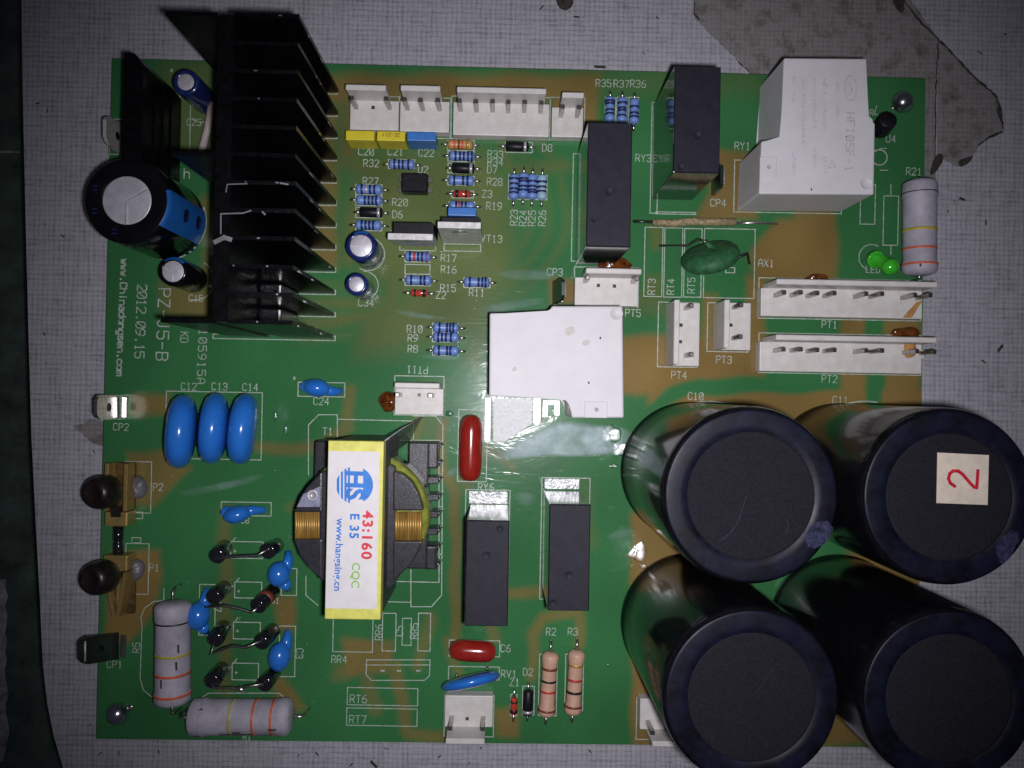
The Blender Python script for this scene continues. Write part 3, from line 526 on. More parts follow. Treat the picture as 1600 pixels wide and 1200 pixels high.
# ------------------------------------------------------------------ small axial parts
def axial(name, label, cat, px, py, length, rad, rot, body, bands, group=None, z=None, prof=None, lead=.25, dz=0):
    z = rad + .02 if z is None else z; g = G(px, py, z)
    t = thing(name, label, cat, (g.x, g.y, 0), group, -R(rot) - .018, local=True)
    h = length / 2
    if prof is None: prof = [(-h, .0), (-h, rad * .6), (-h + rad * .3, rad * .97), (-h + rad * .6, rad * 1.05), (-h + rad * 1.1, rad * 1.02), (-h + rad * 1.7, rad * .9), (h - rad * 1.7, rad * .9), (h - rad * 1.1, rad * 1.02), (h - rad * .6, rad * 1.05), (h - rad * .3, rad * .97), (h, rad * .6), (h, 0)]
    def rad_at(x):
        for (a, ra), (b, rb) in zip(prof, prof[1:]):
            if a <= x <= b and b > a: return ra + (rb - ra) * (x - a) / (b - a)
        return rad
    key = (name, length, rad, body)
    def cached(k, fn, m):
        if k not in MC: MC[k] = fn().mesh(M[m])
        return MC[k]
    link('body', cached(key + ('b', z), lambda: MB().lathe((0, 0, z), (1, 0, 0), prof, 16), body), t)
    for x, wd, m in bands:
        x0, x1 = x * h - wd / 2, x * h + wd / 2; e = .006 + rad * .015
        link('colour_band', cached(key + (x, wd, m, z), lambda: MB().lathe((0, 0, z), (1, 0, 0), [(x0, rad_at(x0) * .9), (x0, rad_at(x0) + e), ((x0 + x1) / 2, rad_at((x0 + x1) / 2) + e), (x1, rad_at(x1) + e), (x1, rad_at(x1) * .9)], 16), m), t)
    for s_ in (-1, 1):
        link('lead', cached(key + ('l', s_, lead, z), lambda: MB().tube([(s_ * (h - .02), 0, z), (s_ * (h + lead * .8), 0, z), (s_ * (h + lead), 0, z * .7), (s_ * (h + lead), 0, -.02)], .032, 8), 'tin'), t)
    return t
MC = {}
GB = 'small blue banded resistors'
nb = lambda *xs: [(x, .05, 'band_navy') for x in xs]
for px, py, rot, lab, bands, body in [
    (628, 257, 0, 'small blue banded resistor right of the R32 marking', nb(-.55, -.2, .1, .55), 'res_blue'),
    (722, 244, 0, 'small blue resistor left of the R33 marking, below the orange one', nb(-.5, -.15, .15, .5, .78), 'res_blue'),
    (721, 282, 0, 'small blue resistor with wide pale middle left of the R28 marking', nb(-.55, .15, .5), 'res_blue'),
    (722, 322, 0, 'small blue resistor by the R19 marking, against a blue box capacitor', nb(-.45, 0, .3) + [(-.2, .05, 'band_red')], 'res_blue'),
    (577, 296, 0, 'small blue resistor directly under the R27 marking', nb(-.55, .1, .45) + [(-.2, .05, 'band_silver')], 'res_blue'),
    (577, 313, 0, 'small blue resistor left of the R20 marking', nb(-.3, 0, .3, .6), 'res_blue'),
    (576, 352, 0, 'small blue resistor under the D6 diode, above an upright capacitor', nb(-.5, -.2, .1, .4), 'res_blue'),
    (653, 401, 0, 'small blue resistor with a reddish band left of the R17 marking', nb(-.6, .05, .35) + [(-.25, .06, 'band_red'), (.72, .06, 'band_violet')], 'res_blue'),
    (654, 438, 0, 'small blue resistor left of the R15 marking, above a red diode', nb(-.55, .2, .5), 'res_blue'),
    (745, 441, 0, 'small blue resistor alone on the green, above the R11 marking', nb(-.55, .15, .45, .7), 'res_blue'),
    (697, 512, 0, 'small blue resistor beside the R10 marking, top of three', nb(-.5, .1, .35, .6), 'res_blue'),
    (697, 527, 0, 'small blue resistor beside the R9 marking, middle of three', nb(-.6, -.3, 0, .4), 'res_blue'),
    (697, 548, 0, 'small blue resistor beside the R8 marking, lowest of three', nb(-.55, .1, .35), 'res_blue'),
    (803, 292, 90, 'upright blue resistor above the R23 marking, leftmost of the row', nb(-.6, -.2, .2, .5), 'res_blue'),
    (818, 290, 90, 'upright blue resistor above the R24 marking, second in the row', nb(-.5, -.3, .1, .4), 'res_blue'),
    (832, 292, 90, 'upright blue resistor above the R25 marking, third in the row', nb(-.4, 0, .3, .5), 'res_blue'),
    (847, 293, 90, 'palest upright resistor above the R26 marking, end of the row', nb(-.4, 0, .35), 'res_paleblue'),
    (953, 171, 90, 'blue resistor under the R35 marking, leftmost of three', nb(-.6, -.4, .1, .4), 'res_blue'),
    (972, 172, 90, 'blue resistor under the R37 marking, middle of three', nb(-.5, -.1, .1, .5), 'res_blue'),
    (991, 174, 90, 'blue resistor under the R36 marking, rightmost of three', nb(-.3, .2, .5), 'res_blue')]:
    axial('banded_resistor', lab, 'resistor', px, py, .62, .12, rot, body, bands, GB, lead=.15)
axial('banded_resistor', 'small orange tan resistor with gold end above the blue ones', 'resistor', 719, 226, .6, .115, 0, 'res_orange', [(-.45, .05, 'band_orange'), (-.1, .05, 'band_brown'), (.2, .05, 'band_orange'), (.6, .06, 'band_gold')], lead=.15)
dprof = lambda h, r_: [(-h, 0), (-h, r_ * .85), (-h + .02, r_), (h - .02, r_), (h, r_ * .85), (h, 0)]
GD = 'small black diodes lying on the board'
for px, py, rot, lab, ln in [(808, 229, 0, 'small black diode left of the D8 marking', .56), (724, 263, 0, 'small black diode left of the D7 marking, between blue resistors', .54), (580, 332, 0, 'small black diode left of the D6 marking', .54), (825, 1098, 90, 'small black diode standing below the D2 marking', .6)]:
    axial('black_diode', lab, 'diode', px, py, ln, .125, rot, 'black_plain', [(.7, .07, 'band_silver')], GD, prof=dprof(ln / 2, .125), lead=.15)
GZ = 'small red glass diodes'
for px, py, rot, lab, s_ in [(722, 303, 0, 'tiny red glass diode left of the Z3 marking', -1), (655, 458, 0, 'tiny red glass diode left of the Z2 marking', 1), (803, 1103, 90, 'tiny red brown glass diode below the Z1 marking', 1)]:
    axial('glass_diode', lab, 'diode', px, py, .4, .085, rot, 'glass_red', [(.62 * s_, .08, 'band_black'), (-.5 * s_, .04, 'band_black')], GZ, prof=dprof(.2, .085), lead=.18)
GT = 'pinkish tan resistors'
for px, py, lab, bs in [(857, 1069, 'pinkish tan resistor below the R2 marking', [(-.5, .06, 'band_brown'), (-.12, .05, 'band_black'), (.2, .05, 'band_red'), (.78, .05, 'band_brown')]), (898, 1066, 'pinkish tan resistor below the R3 marking, with red above black', [(-.55, .05, 'band_gold'), (-.1, .055, 'band_red'), (.28, .06, 'band_black'), (.72, .05, 'band_brown')])]:
    axial('tan_resistor', lab, 'resistor', px, py, 1.56, .2, 92, 'res_tan', bs, GT, z=.3, lead=.22)
def big_res(lab, px, py, ln, rad, rot, bands, z, marks):
    h = ln / 2; pf = [(-h, 0), (-h, rad * .7), (-h + .05, rad * .95), (-h + .1, rad * 1.04), (-h + .4, rad * 1.04), (-h + .44, rad * .985), (h - .34, rad * .985), (h - .3, rad * 1.04), (h - .12, rad * 1.04), (h - .04, rad * .9), (h, rad * .65), (h, 0)]
    t = axial('power_resistor', lab, 'resistor', px, py, ln, rad, rot, 'res_grey', bands, 'large grey power resistors', z=z, prof=pf, lead=.3 if px < 1000 else .1)
    mb = MB()
    for x0, x1, a in marks:   # scuffs on the coating, lying on its curve
        for q in range(3):
            aa = a + q * .03; r_ = rad * 1.045 + .003
            mb.add([(x, r_ * math.sin(b), z + r_ * math.cos(b)) for x, b in ((x0, aa), (x1, aa + .02), (x1, aa + .06), (x0, aa + .05))], [(0, 1, 2, 3)])
    if marks: mb.build('scuff_mark', 'dirt', t)
big_res('thick grey resistor with collar and three bands above the corner screw', 270, 1020, 2.42, .41, 88, [(-.62, .035, 'band_black'), (.0, .06, 'band_yellow'), (.38, .06, 'band_orange'), (.78, .06, 'band_orange')], .52, [(.1, .3, .5), (.5, .7, -.3), (-.3, -.1, .6)])
big_res('thick grey resistor lying along the board bottom edge, black scuff marks', 377, 1120, 2.42, .42, -2, [(-.72, .02, 'res_grey'), (-.15, .05, 'band_yellow'), (.3, .05, 'band_orange'), (.66, .05, 'band_orange')], .5, [(-.4, .35, -.75), (-.1, .1, -.6), (-1.0, -.85, -.9), (.75, .95, -.4), (-.9, -.8, .7)])
big_res('thick grey resistor overhanging the right board edge under R21', 1437, 356, 2.3, .385, 88.5, [(.06, .07, 'band_yellow'), (.45, .05, 'band_orange'), (.78, .05, 'band_orange'), (-.72, .02, 'band_black')], .62, [(.9, 1.0, -.5)])
# ------------------------------------------------------------------ electrolytic capacitors
def vent_lines(t, c, z, r_, par, angs):
    for i, a in enumerate(angs):
        d = Vector((math.cos(R(a)), math.sin(R(a)), 0)); n = Vector((-d.y, d.x, 0))
        for s_, m in ((1, 'can_groove'), (-1, 'can_groove_dark')):  # lit and shaded side of each groove painted as separate strokes
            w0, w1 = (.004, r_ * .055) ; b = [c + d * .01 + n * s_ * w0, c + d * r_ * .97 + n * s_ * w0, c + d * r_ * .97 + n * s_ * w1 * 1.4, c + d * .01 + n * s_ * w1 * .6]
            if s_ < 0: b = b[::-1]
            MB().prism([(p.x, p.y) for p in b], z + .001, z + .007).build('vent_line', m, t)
def ecap(name, lab, px, py, z, rad, sleeve, ring, rdisc, group, stripe=None, vang=(30, 150, 270)):
    g = G(px, py, z); c = Vector((g.x, g.y, 0))
    t = thing(name, lab, 'capacitor', c, group)
    e = min(.09, rad * .22)
    body = MB().lathe(c, (0, 0, 1), [(.02, rad * .97), (.1, rad), (.28, rad), (.33, rad * .955), (.38, rad), (z - e, rad), (z - e * .35, rad * .965), (z, rad - e * .9), (z + .004, rdisc * 1.03), (z - .015, rdisc)], 40).build('sleeve', sleeve, t)
    MB().lathe(c, (0, 0, 1), [(z - .06, rdisc), (z - .012, rdisc), (z - .008, rdisc * .96), (z - .008, 0)], 36).build('can_top', 'can_top', t)
    if vang: vent_lines(t, Vector((c.x, c.y, 0)), z - .008, rdisc, t, vang)
    if stripe:
        a0, a1, m = stripe
        MB().lathe(c, (0, 0, 1), [(.05, rad + .004), (z - e, rad + .005), (z - e * .3, rad * .965 + .006), (z + .003, rad - e * .85)], 12, ang=(R(a0), R(a1))).build('stripe', m, t)
    return t, c
GC = 'small upright electrolytic capacitors'
t, c = ecap('electrolytic_capacitor', 'largest silver topped capacitor with blue stripe, overhanging left board edge', 198, 313, 2.15, .96, 'sleeve_black', 'sleeve_black', .535, None, (-36, 16, 'sleeve_blue'), (32, 270))
for z0 in (1.3, .55):
    d = Vector((math.cos(R(-8)), math.sin(R(-8)), 0)); n = Vector((-d.y, d.x, 0)); cc = c + d * .972 + Vector((0, 0, z0))
    MB().lathe(cc, d, [(0, .16), (.012, .16), (.012, .09), (0, .09)], 20).build('minus_mark', 'sleeve_navy', t)
for a in (160, 200, 250): 
    d = Vector((math.cos(R(a)), math.sin(R(a)), 0)); cc = c + d * .74; MB().box(cc.x - .05, cc.y - .06, 2.152, cc.x + .05, cc.y - .03, 2.16).box(cc.x - .05, cc.y + .03, 2.152, cc.x + .05, cc.y + .06, 2.16).build('printed_mark', 'sleeve_navy', t)
ps = Strokes()
for i in range(11):
    th = R(-38 - (i % 3) * 9); zz = .25 + (i // 3) * .42; p = c + Vector((math.cos(th), math.sin(th), 0)) * .968
    tq = Vector((-math.sin(th), math.cos(th), 0)); u = Vector((0, 0, 1)); ps.mb.add([p - tq * .05 - u * .13, p + tq * .05 - u * .13, p + tq * .05 + u * .13, p - tq * .05 + u * .13], [(0, 1, 2, 3)])
ps.build('printed_mark', 'sleeve_navy', t)
ecap('electrolytic_capacitor', 'small upright capacitor beside the tall black slab, above the C25 marking', 290, 128, 1.3, .31, 'sleeve_navy', 'sleeve_navy', .19, GC, None, (60, 180, 300))
ecap('electrolytic_capacitor', 'small upright capacitor below the largest blue striped one, above C15', 270, 424, 1.3, .34, 'sleeve_black', 'sleeve_navy', .245, GC, (40, 130, 'sleeve_blue'), (40, 150, 265))
ecap('electrolytic_capacitor', 'small upright silver topped capacitor right of the heatsink, larger of two', 564, 384, 1.2, .36, 'sleeve_navy', 'sleeve_navy', .255, GC, (60, 120, 'sleeve_blue'), (60, 180, 300))
ecap('electrolytic_capacitor', 'small upright silver topped capacitor above the C34 marking', 557, 444, 1.1, .265, 'sleeve_navy', 'sleeve_navy', .175, GC, None, ())
def bigcap(lab, px, py, mark):
    z = 5.0; g = G(px, py, z); c = Vector((g.x, g.y, 0)); rad = 1.672
    t = thing('large_capacitor', lab, 'capacitor', c, 'large black capacitors')
    MB().lathe(c, (0, 0, 1), [(.02, rad * .96), (.05, rad * 1.01), (.16, rad * 1.012), (.22, rad * .985), (.3, rad), (z - .24, rad), (z - .1, rad * .985), (z - .03, rad * .955)], 72).build('sleeve', 'sleeve_black', t)
    MB().lathe(c, (0, 0, 1), [(z - .05, rad * .962), (z - .02, rad * .96), (z - .006, rad * .95), (z, rad * .93), (z - .002, rad * .80), (z - .006, rad * .725), (z - .028, rad * .71)], 72).build('rim', 'big_ring', t)
    MB().lathe(c, (0, 0, 1), [(z - .06, rad * .715), (z - .024, rad * .713), (z - .022, rad * .69), (z - .022, 0)], 64).build('top_disc', 'big_disc', t)
    for pts, wd in mark:
        s = Strokes(); s.line([P2(x, y, z - .018) for x, y in pts], wd, z - .020); s.build('scratch', 'scuff', t)
    return t, c
bigcap('large black capacitor nearest the middle relay, scratched disc top', 1174, 775, [([(1124, 846), (1140, 834), (1152, 818), (1160, 796), (1166, 776)], .012), ([(1228, 808), (1232, 820), (1229, 832)], .014)])
t11, c11 = bigcap('large black capacitor carrying the cream sticker with a red 2', 1484, 777, [])
bigcap('large black capacitor at bottom, left of its neighbour, next to half hidden connector', 1175, 1090, [([(1178, 1088), (1190, 1070), (1215, 1036)], .008)])
bigcap('large black capacitor in the bottom right corner of the photo', 1484, 1092, [])
random.seed(3)
# bluish reflections painted as flat patches on two rims
for pts in [[(1258, 842), (1268, 820), (1292, 812), (1304, 826), (1290, 848), (1262, 860)], [(1556, 850), (1576, 826), (1592, 830), (1590, 852), (1570, 884), (1558, 872)]]:
    zt = 5.004; par = [o for o in C.objects if o.name.startswith('large_capacitor')][0 if pts[0][0] < 1400 else 1]
    flat([P2(x + random.uniform(-2, 2), y + random.uniform(-2, 2), zt) for x, y in smooth_loop(pts, 2)], zt - .02, 'scuff', 'film_scuff', par, .022)  # the scuff material here paints the bluish reflection
zt = 4.985
st = thing('paper_sticker', 'square cream paper sticker with handwritten red 2', 'sticker', G(1505, 748, zt))
MB().prism([P2(x, y, zt) for x, y in [(1464.5, 707), (1545, 711), (1543, 789), (1463, 786)]], zt - .006, zt + .008, .002).build('paper', 'sticker', st)
s = Strokes(); two = [(1492, 760), (1485, 755), (1482, 748), (1484, 740), (1489, 736), (1497, 736), (1504, 741), (1510, 748), (1517, 756), (1522, 761), (1526, 762), (1527, 750), (1528, 735)]
s.line([P2(x, y, zt + .01) for x, y in two], .062, zt + .0095); s.build('red_numeral', 'ink_red', st)

# ------------------------------------------------------------------ relays
def hole(par, px, py, z, r_, m='black_matte', inner='black_plain'):
    g = G(px, py, z); c = Vector((g.x, g.y, 0))
    o = MB().lathe(c, (0, 0, 1), [(z - .01, r_), (z + .012, r_), (z + .014, r_ * .85), (z + .002, r_ * .7), (z + .002, 0)], 20).build('vent_hole', m, par)
def black_relay(lab, top, holes, z=2.5):
    x0, y0, x1, y1 = rect(*top, z); t = thing('black_relay', lab, 'relay', ((x0 + x1) / 2, (y0 + y1) / 2, 0), 'tall black relays')
    MB().box(x0, y0, .04, x1, y1, z - .012, .03, 2).build('case', 'black_gloss', t)
    MB().box(x0 + .012, y0 + .012, z - .02, x1 - .012, y1 - .012, z, .015).build('top_face', 'black_matte', t)
    for h in holes: hole(t, h[0], h[1], z, h[2])
    for i in range(4):
        xx = x0 + .15 if i % 2 else x1 - .15; yy = y0 + .2 if i < 2 else y1 - .2
        MB().box(xx - .05, yy - .02, -.03, xx + .05, yy + .02, .05).build('pin', 'pin', t)
    return t
black_relay('tall black relay under the blue R35 to R36 resistors', (917, 191, 987, 386), [(952, 300, .1), (928, 343, .07)])
black_relay('tall black relay right of the RY3 marking, reaching the top edge', (1053, 103, 1126, 270), [(1090, 213, .1), (1064, 262, .08)])
black_relay('tall black relay below the RY6 marking, longer of the bottom pair', (727, 813, 795, 979), [(760, 868, .1), (781, 826, .08)])
black_relay('tall black relay below the RY5 marking, right of the bottom pair', (857, 788, 922, 955), [(889, 899, .1), (864, 942, .09)])
def white_relay(lab, poly, z, loc, tabs, ring, stains=()):
    g = G(*loc, 0); t = thing('white_relay', lab, 'relay', (g.x, g.y, 0), 'white relays')
    MB().prism([P2(x, y, z) for x, y in poly], .03, z, .05, 3).build('case', 'relay_white', t)
    x0, y0, x1, y1 = rect(*tabs, z); b = MB().box(x0, y0, z - .05, x1, y1, z + .015, .012).build('gate_pad', 'relay_white', t)
    g = G((tabs[0] + tabs[2]) / 2 + 1, (tabs[1] + tabs[3]) / 2, z); MB().lathe((g.x, g.y, 0), (0, 0, 1), [(z + .01, .05), (z + .024, .05), (z + .024, .03), (z + .016, .03), (z + .016, 0)], 16).build('gate_mark', 'relay_edge', b)
    g = G(*ring, z); MB().lathe((g.x, g.y, 0), (0, 0, 1), [(z - .02, .155), (z + .008, .15), (z + .008, .135), (z + .002, .13), (z + .002, 0)], 24).build('ejector_ring', 'relay_white', t)
    return t
ry1 = white_relay('big white relay at upper right with stepped sides and faint lettering', [(1225, 90), (1355, 91), (1354, 183), (1361, 189), (1368, 192), (1366, 304), (1186, 303), (1190, 220), (1221, 217)], 1.75, (1270, 220), (1187, 245, 1213, 278), (1353, 287))
zt = 1.7515
s = Strokes(); s.text('HF105F-1', 1328, 222, 12, 90, zt, .03, .98)
s.line([P2(1329 + 9 * math.cos(a / 16 * 6.3), 138 + 20 * math.sin(a / 16 * 6.3), zt) for a in range(17)], .022, zt); s.line([P2(*q, zt) for q in ((1326, 130), (1332, 140), (1326, 148))], .022, zt)
for x, runs in [(1309, [(124, 146), (166, 184)]), (1289, [(122, 148), (160, 205), (246, 270)]), (1273, [(122, 150), (156, 198), (232, 262)]), (1256, [(122, 140), (147, 232)]), (1241, [(120, 134), (142, 158), (238, 275)])]:
    for y0, y1 in runs:
        y = y0
        while y < y1:   # illegible small print: worn strokes
            L_ = random.uniform(2, 4); s.line([P2(x + random.uniform(-3, 0), y, zt), P2(x + random.uniform(0, 4), y + random.uniform(-1, 2), zt)], .016, zt)
            if random.random() < .6: s.line([P2(x - 3, y + 1, zt), P2(x - 3 + random.uniform(0, 5), y + 3, zt)], .014, zt)
            y += L_ + .6
s.line([P2(1300 + 7 * math.cos(a / 3 * 6.3 + .5), 258 + 8 * math.sin(a / 3 * 6.3 + .5), zt) for a in range(4)], .018, zt)
s.build('faint_lettering', 'relay_print', ry1)['kind'] = 'stuff'
ry2 = white_relay('big white relay in the middle of the board, blank top', [(765, 489), (858, 489), (862, 478), (973, 478), (975, 653), (893, 653), (892, 630), (886, 622), (764, 619)], 1.75, (870, 560), (913, 627, 949, 653), (963, 490))
for pts, in [([(800, 575), (806, 572), (808, 578), (802, 582)],), ([(880, 515), (896, 508), (900, 520), (886, 526)],), ([(909, 532), (922, 530), (920, 540), (910, 540)],)]:
    flat([P2(x, y, 1.752) for x, y in smooth_loop(pts, 2)], 1.7505, 'relay_stain', 'stain', ry2, .0025)
for (x, y) in [(938, 528), (920, 598)]: g = G(x, y, 1.75); MB().ball((g.x, g.y, 1.751), (.02, .03, .004), seg=8, rings=4).build('stain', 'dirt', ry2)
g = G(1268, 296, 1.75); MB().ball((g.x, g.y, 1.751), (.015, .035, .004), seg=8, rings=4).build('stain', 'dirt', ry1)

# ------------------------------------------------------------------ white pin headers
def header(lab, body, wall, pins, side, dirty=False, pin_h=1.0, group='white nylon pin headers', holes=()):
    zb = .35; x0, y0, x1, y1 = rect(*body, zb); t = thing('pin_header', lab, 'connector', ((x0 + x1) / 2, (y0 + y1) / 2, 0), group)
    MB().box(x0, y0, .01, x1, y1, zb, .02, 2).build('housing', 'nylon', t)
    wt = .13; a, b = wall
    if side in 'UD':
        xa, xb = G(a, body[1], zb).x, G(b, body[1], zb).x; yy = (y1, y1 + wt) if side == 'U' else (y0 - wt, y0)
        if side == 'U': MB().box(xa, yy[0] - .002, .01, xb, yy[1], 1.02, .02).build('latch_wall', 'nylon', t)
        else: MB().box(xa, yy[0], .01, xb, yy[1] + .002, 1.02, .02).build('latch_wall', 'nylon', t)
    else:
        ya, yb = G(body[0], b, zb).y, G(body[0], a, zb).y; MB().box(x0 - wt, ya, .01, x0 + .002, yb, 1.02, .02).build('latch_wall', 'nylon', t)
    for px, py in pins:
        g = G(px, py, zb); MB().prism([(g.x - .05, g.y - .05), (g.x + .05, g.y - .05), (g.x + .05, g.y + .05), (g.x - .05, g.y + .05)], zb - .02, pin_h, .012).build('pin', 'pin', t)
        MB().box(g.x - .085, g.y - .13, zb - .03, g.x + .085, g.y + .085, zb + .006, .004).build('pin_collar', 'nylon', t)
    for px, py in holes:
        g = G(px, py, zb); MB().box(g.x - .04, g.y - .04, zb - .02, g.x + .04, g.y + .04, zb + .003).build('empty_slot', 'dark_metal', t)
    return t
header('white pin header at far left of the top row, above yellow capacitor', (547, 157, 623, 203), (548, 609), [(557, 168), (609, 169)], 'U', holes=[(583, 168)])
header('three pin white header in the top row, above the blue capacitor', (625, 158, 702, 206), (631, 691), [(637, 170), (661, 171), (687, 171)], 'U')
header('long six pin white header in the top row', (708, 161, 858, 212), (716, 851), [(720, 172), (745, 173), (770, 173), (794, 174), (819, 174), (844, 175)], 'U')
header('narrow two pin white header at right end of the top row', (862, 168, 911, 214), (875, 908), [(876, 181), (901, 182)], 'U')
header('long white header above the PT1 marking, amber streak at right end', (1189, 452, 1441, 496), (1199, 1442), [(1211, 462), (1236, 462), (1261, 463), (1287, 463), (1335, 464), (1359, 464), (1409, 466), (1432, 466)], 'U')
header('long white header above the PT2 marking, amber glue on pins', (1187, 536, 1440, 582), (1198, 1441), [(1210, 548), (1236, 548), (1261, 549), (1287, 549), (1335, 550), (1359, 550), (1412, 551), (1438, 552)], 'U')
header('white header tucked behind the middle white relay, by PT5', (898, 434, 997, 478), (911, 995), [(914, 440), (988, 441)], 'U', holes=[(935, 446), (960, 447)])
header('upright four pin white header above the PT4 marking', (1052, 473, 1093, 572), (473, 571), [(1071, 482), (1071, 556)], 'L', holes=[(1064, 508), (1063, 534)])
header('short upright white header above the PT3 marking', (1128, 473, 1173, 547), (473, 546), [(1146, 481), (1145, 529)], 'L', holes=[(1142, 508)])
header('white header with brown resin beside it, below inverted PT11 marking', (617, 607, 693, 648), (622, 690), [(626, 617), (676, 618)], 'U', holes=[(655, 617)])
header('white header hanging over the board bottom edge under the blue disc', (695, 1087, 770, 1136), (700, 759), [(706, 1121), (755, 1122)], 'D', holes=[(730, 1123)])
header('half hidden white header under the bottom large capacitor', (1000, 1092, 1070, 1140), (1012, 1070), [(1012, 1128), (1060, 1129)], 'D')

# ------------------------------------------------------------------ box capacitors, chip, transistors
def boxcap(lab, top, m, text=None, z=.72):
    x0, y0, x1, y1 = rect(*top, z); t = thing('box_capacitor', lab, 'capacitor', ((x0 + x1) / 2, (y0 + y1) / 2, 0), 'small plastic box capacitors')
    b = MB().box(x0, y0, .03, x1, y1, z, .02, 2).build('case', m, t)
    for s_ in (-1, 1): MB().tube([((x0 + x1) / 2 + s_ * .2, (y0 + y1) / 2, .05), ((x0 + x1) / 2 + s_ * .2, (y0 + y1) / 2, -.03)], .03).build('lead', 'tin', t)
    if text: s = Strokes(); s.text(text, (top[0] + top[2]) / 2, (top[1] + top[3]) / 2 - 2, 5, 0, z + .0015, .012, 1.0); s.build('printed_code', 'band_brown', t)
boxcap('yellow box capacitor above the C20 marking, unprinted', (540, 204, 585, 219), 'yellow_film')
boxcap('yellow box capacitor above the C21 marking, with dark printed code', (589, 205, 633, 220), 'yellow_film', 'J12-2E')
boxcap('blue box capacitor above the C22 marking, next to yellow ones', (636, 206, 681, 220), 'blue_film')
boxcap('blue box capacitor pressed against the VT13 transistor', (700, 324, 744, 337), 'blue_film', z=1.0)
x0, y0, x1, y1 = rect(627, 270, 668, 300, .42); ic = thing('chip', 'small square black chip beside the U2 marking', 'chip', ((x0 + x1) / 2, (y0 + y1) / 2, 0))
MB().box(x0, y0, .08, x1, y1, .42, .03).build('package', 'black_plain', ic)
g = G(633, 276, .42); MB().lathe((g.x, g.y, 0), (0, 0, 1), [(.41, .05), (.423, .05), (.423, 0)], 12).build('pin_dot', 'black_matte', ic)
for sx, xx in ((-1, x0), (1, x1)):
    for f in (.22, .78): yy = y0 + (y1 - y0) * f; MB().box(xx - .005, yy - .06, .2, xx + sx * .09, yy + .06, .24).box(xx + sx * .07, yy - .03, -.02, xx + sx * .095, yy + .03, .22).build('pin', 'pin', ic)
def to220(lab, xa, xb, ytop, ybase, h, bodyz, bx, bt=.3):
    A, B_ = G(xa, ytop, h), G(xb, ytop, h); yb_ = G((xa + xb) / 2, ybase, 0).y; dy = A.y - yb_; slope = dy / h
    t = thing('power_transistor', lab, 'transistor', ((A.x + B_.x) / 2, yb_, 0), 'standing power transistors')
    th = .14
    def ring(z, x0, x1, yo, tk): y = yb_ + slope * z + yo; return [(x0, y, z), (x1, y, z), (x1, y + tk, z), (x0, y + tk, z)]
    mb = MB(); mb.hexa(ring(.25, A.x, B_.x, 0, th), ring(h, A.x, B_.x, 0, th)); tab = mb.build('metal_tab', 'dull_tin', t)
    cx = (A.x + B_.x) / 2; zc = h * .78; yc = yb_ + slope * zc
    MB().lathe((cx, yc - .012, zc), (0, 1, 0), [(0, .19), (.01, .19), (.012, 0)], 20).build('hole', 'bare_alu', tab)
    X0, X1 = G(bx[0], ytop, bodyz).x, G(bx[1], ytop, bodyz).x
    MB().hexa(ring(.3, X0, X1, th + .003, bt), ring(bodyz, X0, X1, th + .003, bt)).build('body', 'black_plain', t)
    for f in (-.25, 0, .25): yy = yb_ + .15; MB().box(cx + f - .04, yy, -.03, cx + f + .04, yy + .05, .32).build('leg', 'pin', t)
to220('standing transistor with bright metal tab beside the VT13 marking', 684, 751, 356, 383, 1.75, 1.42, (690, 751), .18)
to220('standing transistor with black top, left of the VT13 one', 606, 676, 374, 386, 1.75, 1.6, (615, 677), .26)
g = G(1376, 208, 0); tr = thing('small_transistor', 'small black transistor with bent legs beside the U4 marking', 'transistor', g)
a = G(1374, 205, .25); b = G(1388, 186, .75); ax = (b - a); MB().lathe(a, ax, [(0, 0), (0, .2), (.04, .225), (ax.length - .03, .225), (ax.length, .2), (ax.length, 0)], 12, ang=(0, 2 * math.pi)).build('body', 'black_plain', tr)
for d in (-.12, 0, .12): MB().tube([a + Vector((d, 0, .02)), a + Vector((d, -.1, -.12)), Vector((a.x + d, a.y - .1, -.02))], .025).build('leg', 'tin', tr)

# ------------------------------------------------------------------ heatsink
hx1 = G(526, 335).x; hs0 = G(425, 335).x; hs1 = G(445, 335).x
fy = [G(500, 143 + i * 34.8).y for i in range(12)]; HZ = 4.0; FT = .085
hk = thing('heatsink', 'tall black finned heatsink standing on the left of the board', 'heatsink', (hs0, (fy[0] + fy[-1]) / 2, 0))
MB().box(hs0, fy[-1], .06, hs1, fy[0], HZ - .02, .015).build('spine', 'anodised', hk)
for i, y in enumerate(fy):
    lean = random.uniform(-.01, .01)
    xa = hs1 + .002
    MB().hexa([(xa, y - FT / 2, .06), (hx1, y - FT / 2, .06), (hx1, y + FT / 2, .06), (xa, y + FT / 2, .06)], [(xa, y - FT / 2, HZ), (hx1 + lean, y - FT / 2 + lean, HZ - random.uniform(0, .05)), (hx1 + lean, y + FT / 2 + lean, HZ - .02), (xa, y + FT / 2, HZ)]).build('fin', 'anodised', hk)
for i, xl in ((0, 359), (5, 371), (11, 362)):
    MB().box(G(xl, 335).x, fy[i] - FT / 2, .06, hs0 - .002, fy[i] + FT / 2, HZ - .01, .01).build('arm', 'anodised', hk)
for (pts, wd) in [([(353, 300), (355, 288), (386, 287)], .022), ([(345, 365), (345, 334), (380, 333), (392, 329)], .026), ([(336, 378), (350, 371), (360, 374)], .09), ([(410, 331), (414, 335)], .03), ([(438, 286), (450, 288)], .03)]:
    s = Strokes(); s.line([P2(x, y, HZ + .003) for x, y in pts], wd, HZ + .001); s.build('scraped_edge', 'bare_alu', hk)
wear = MB()
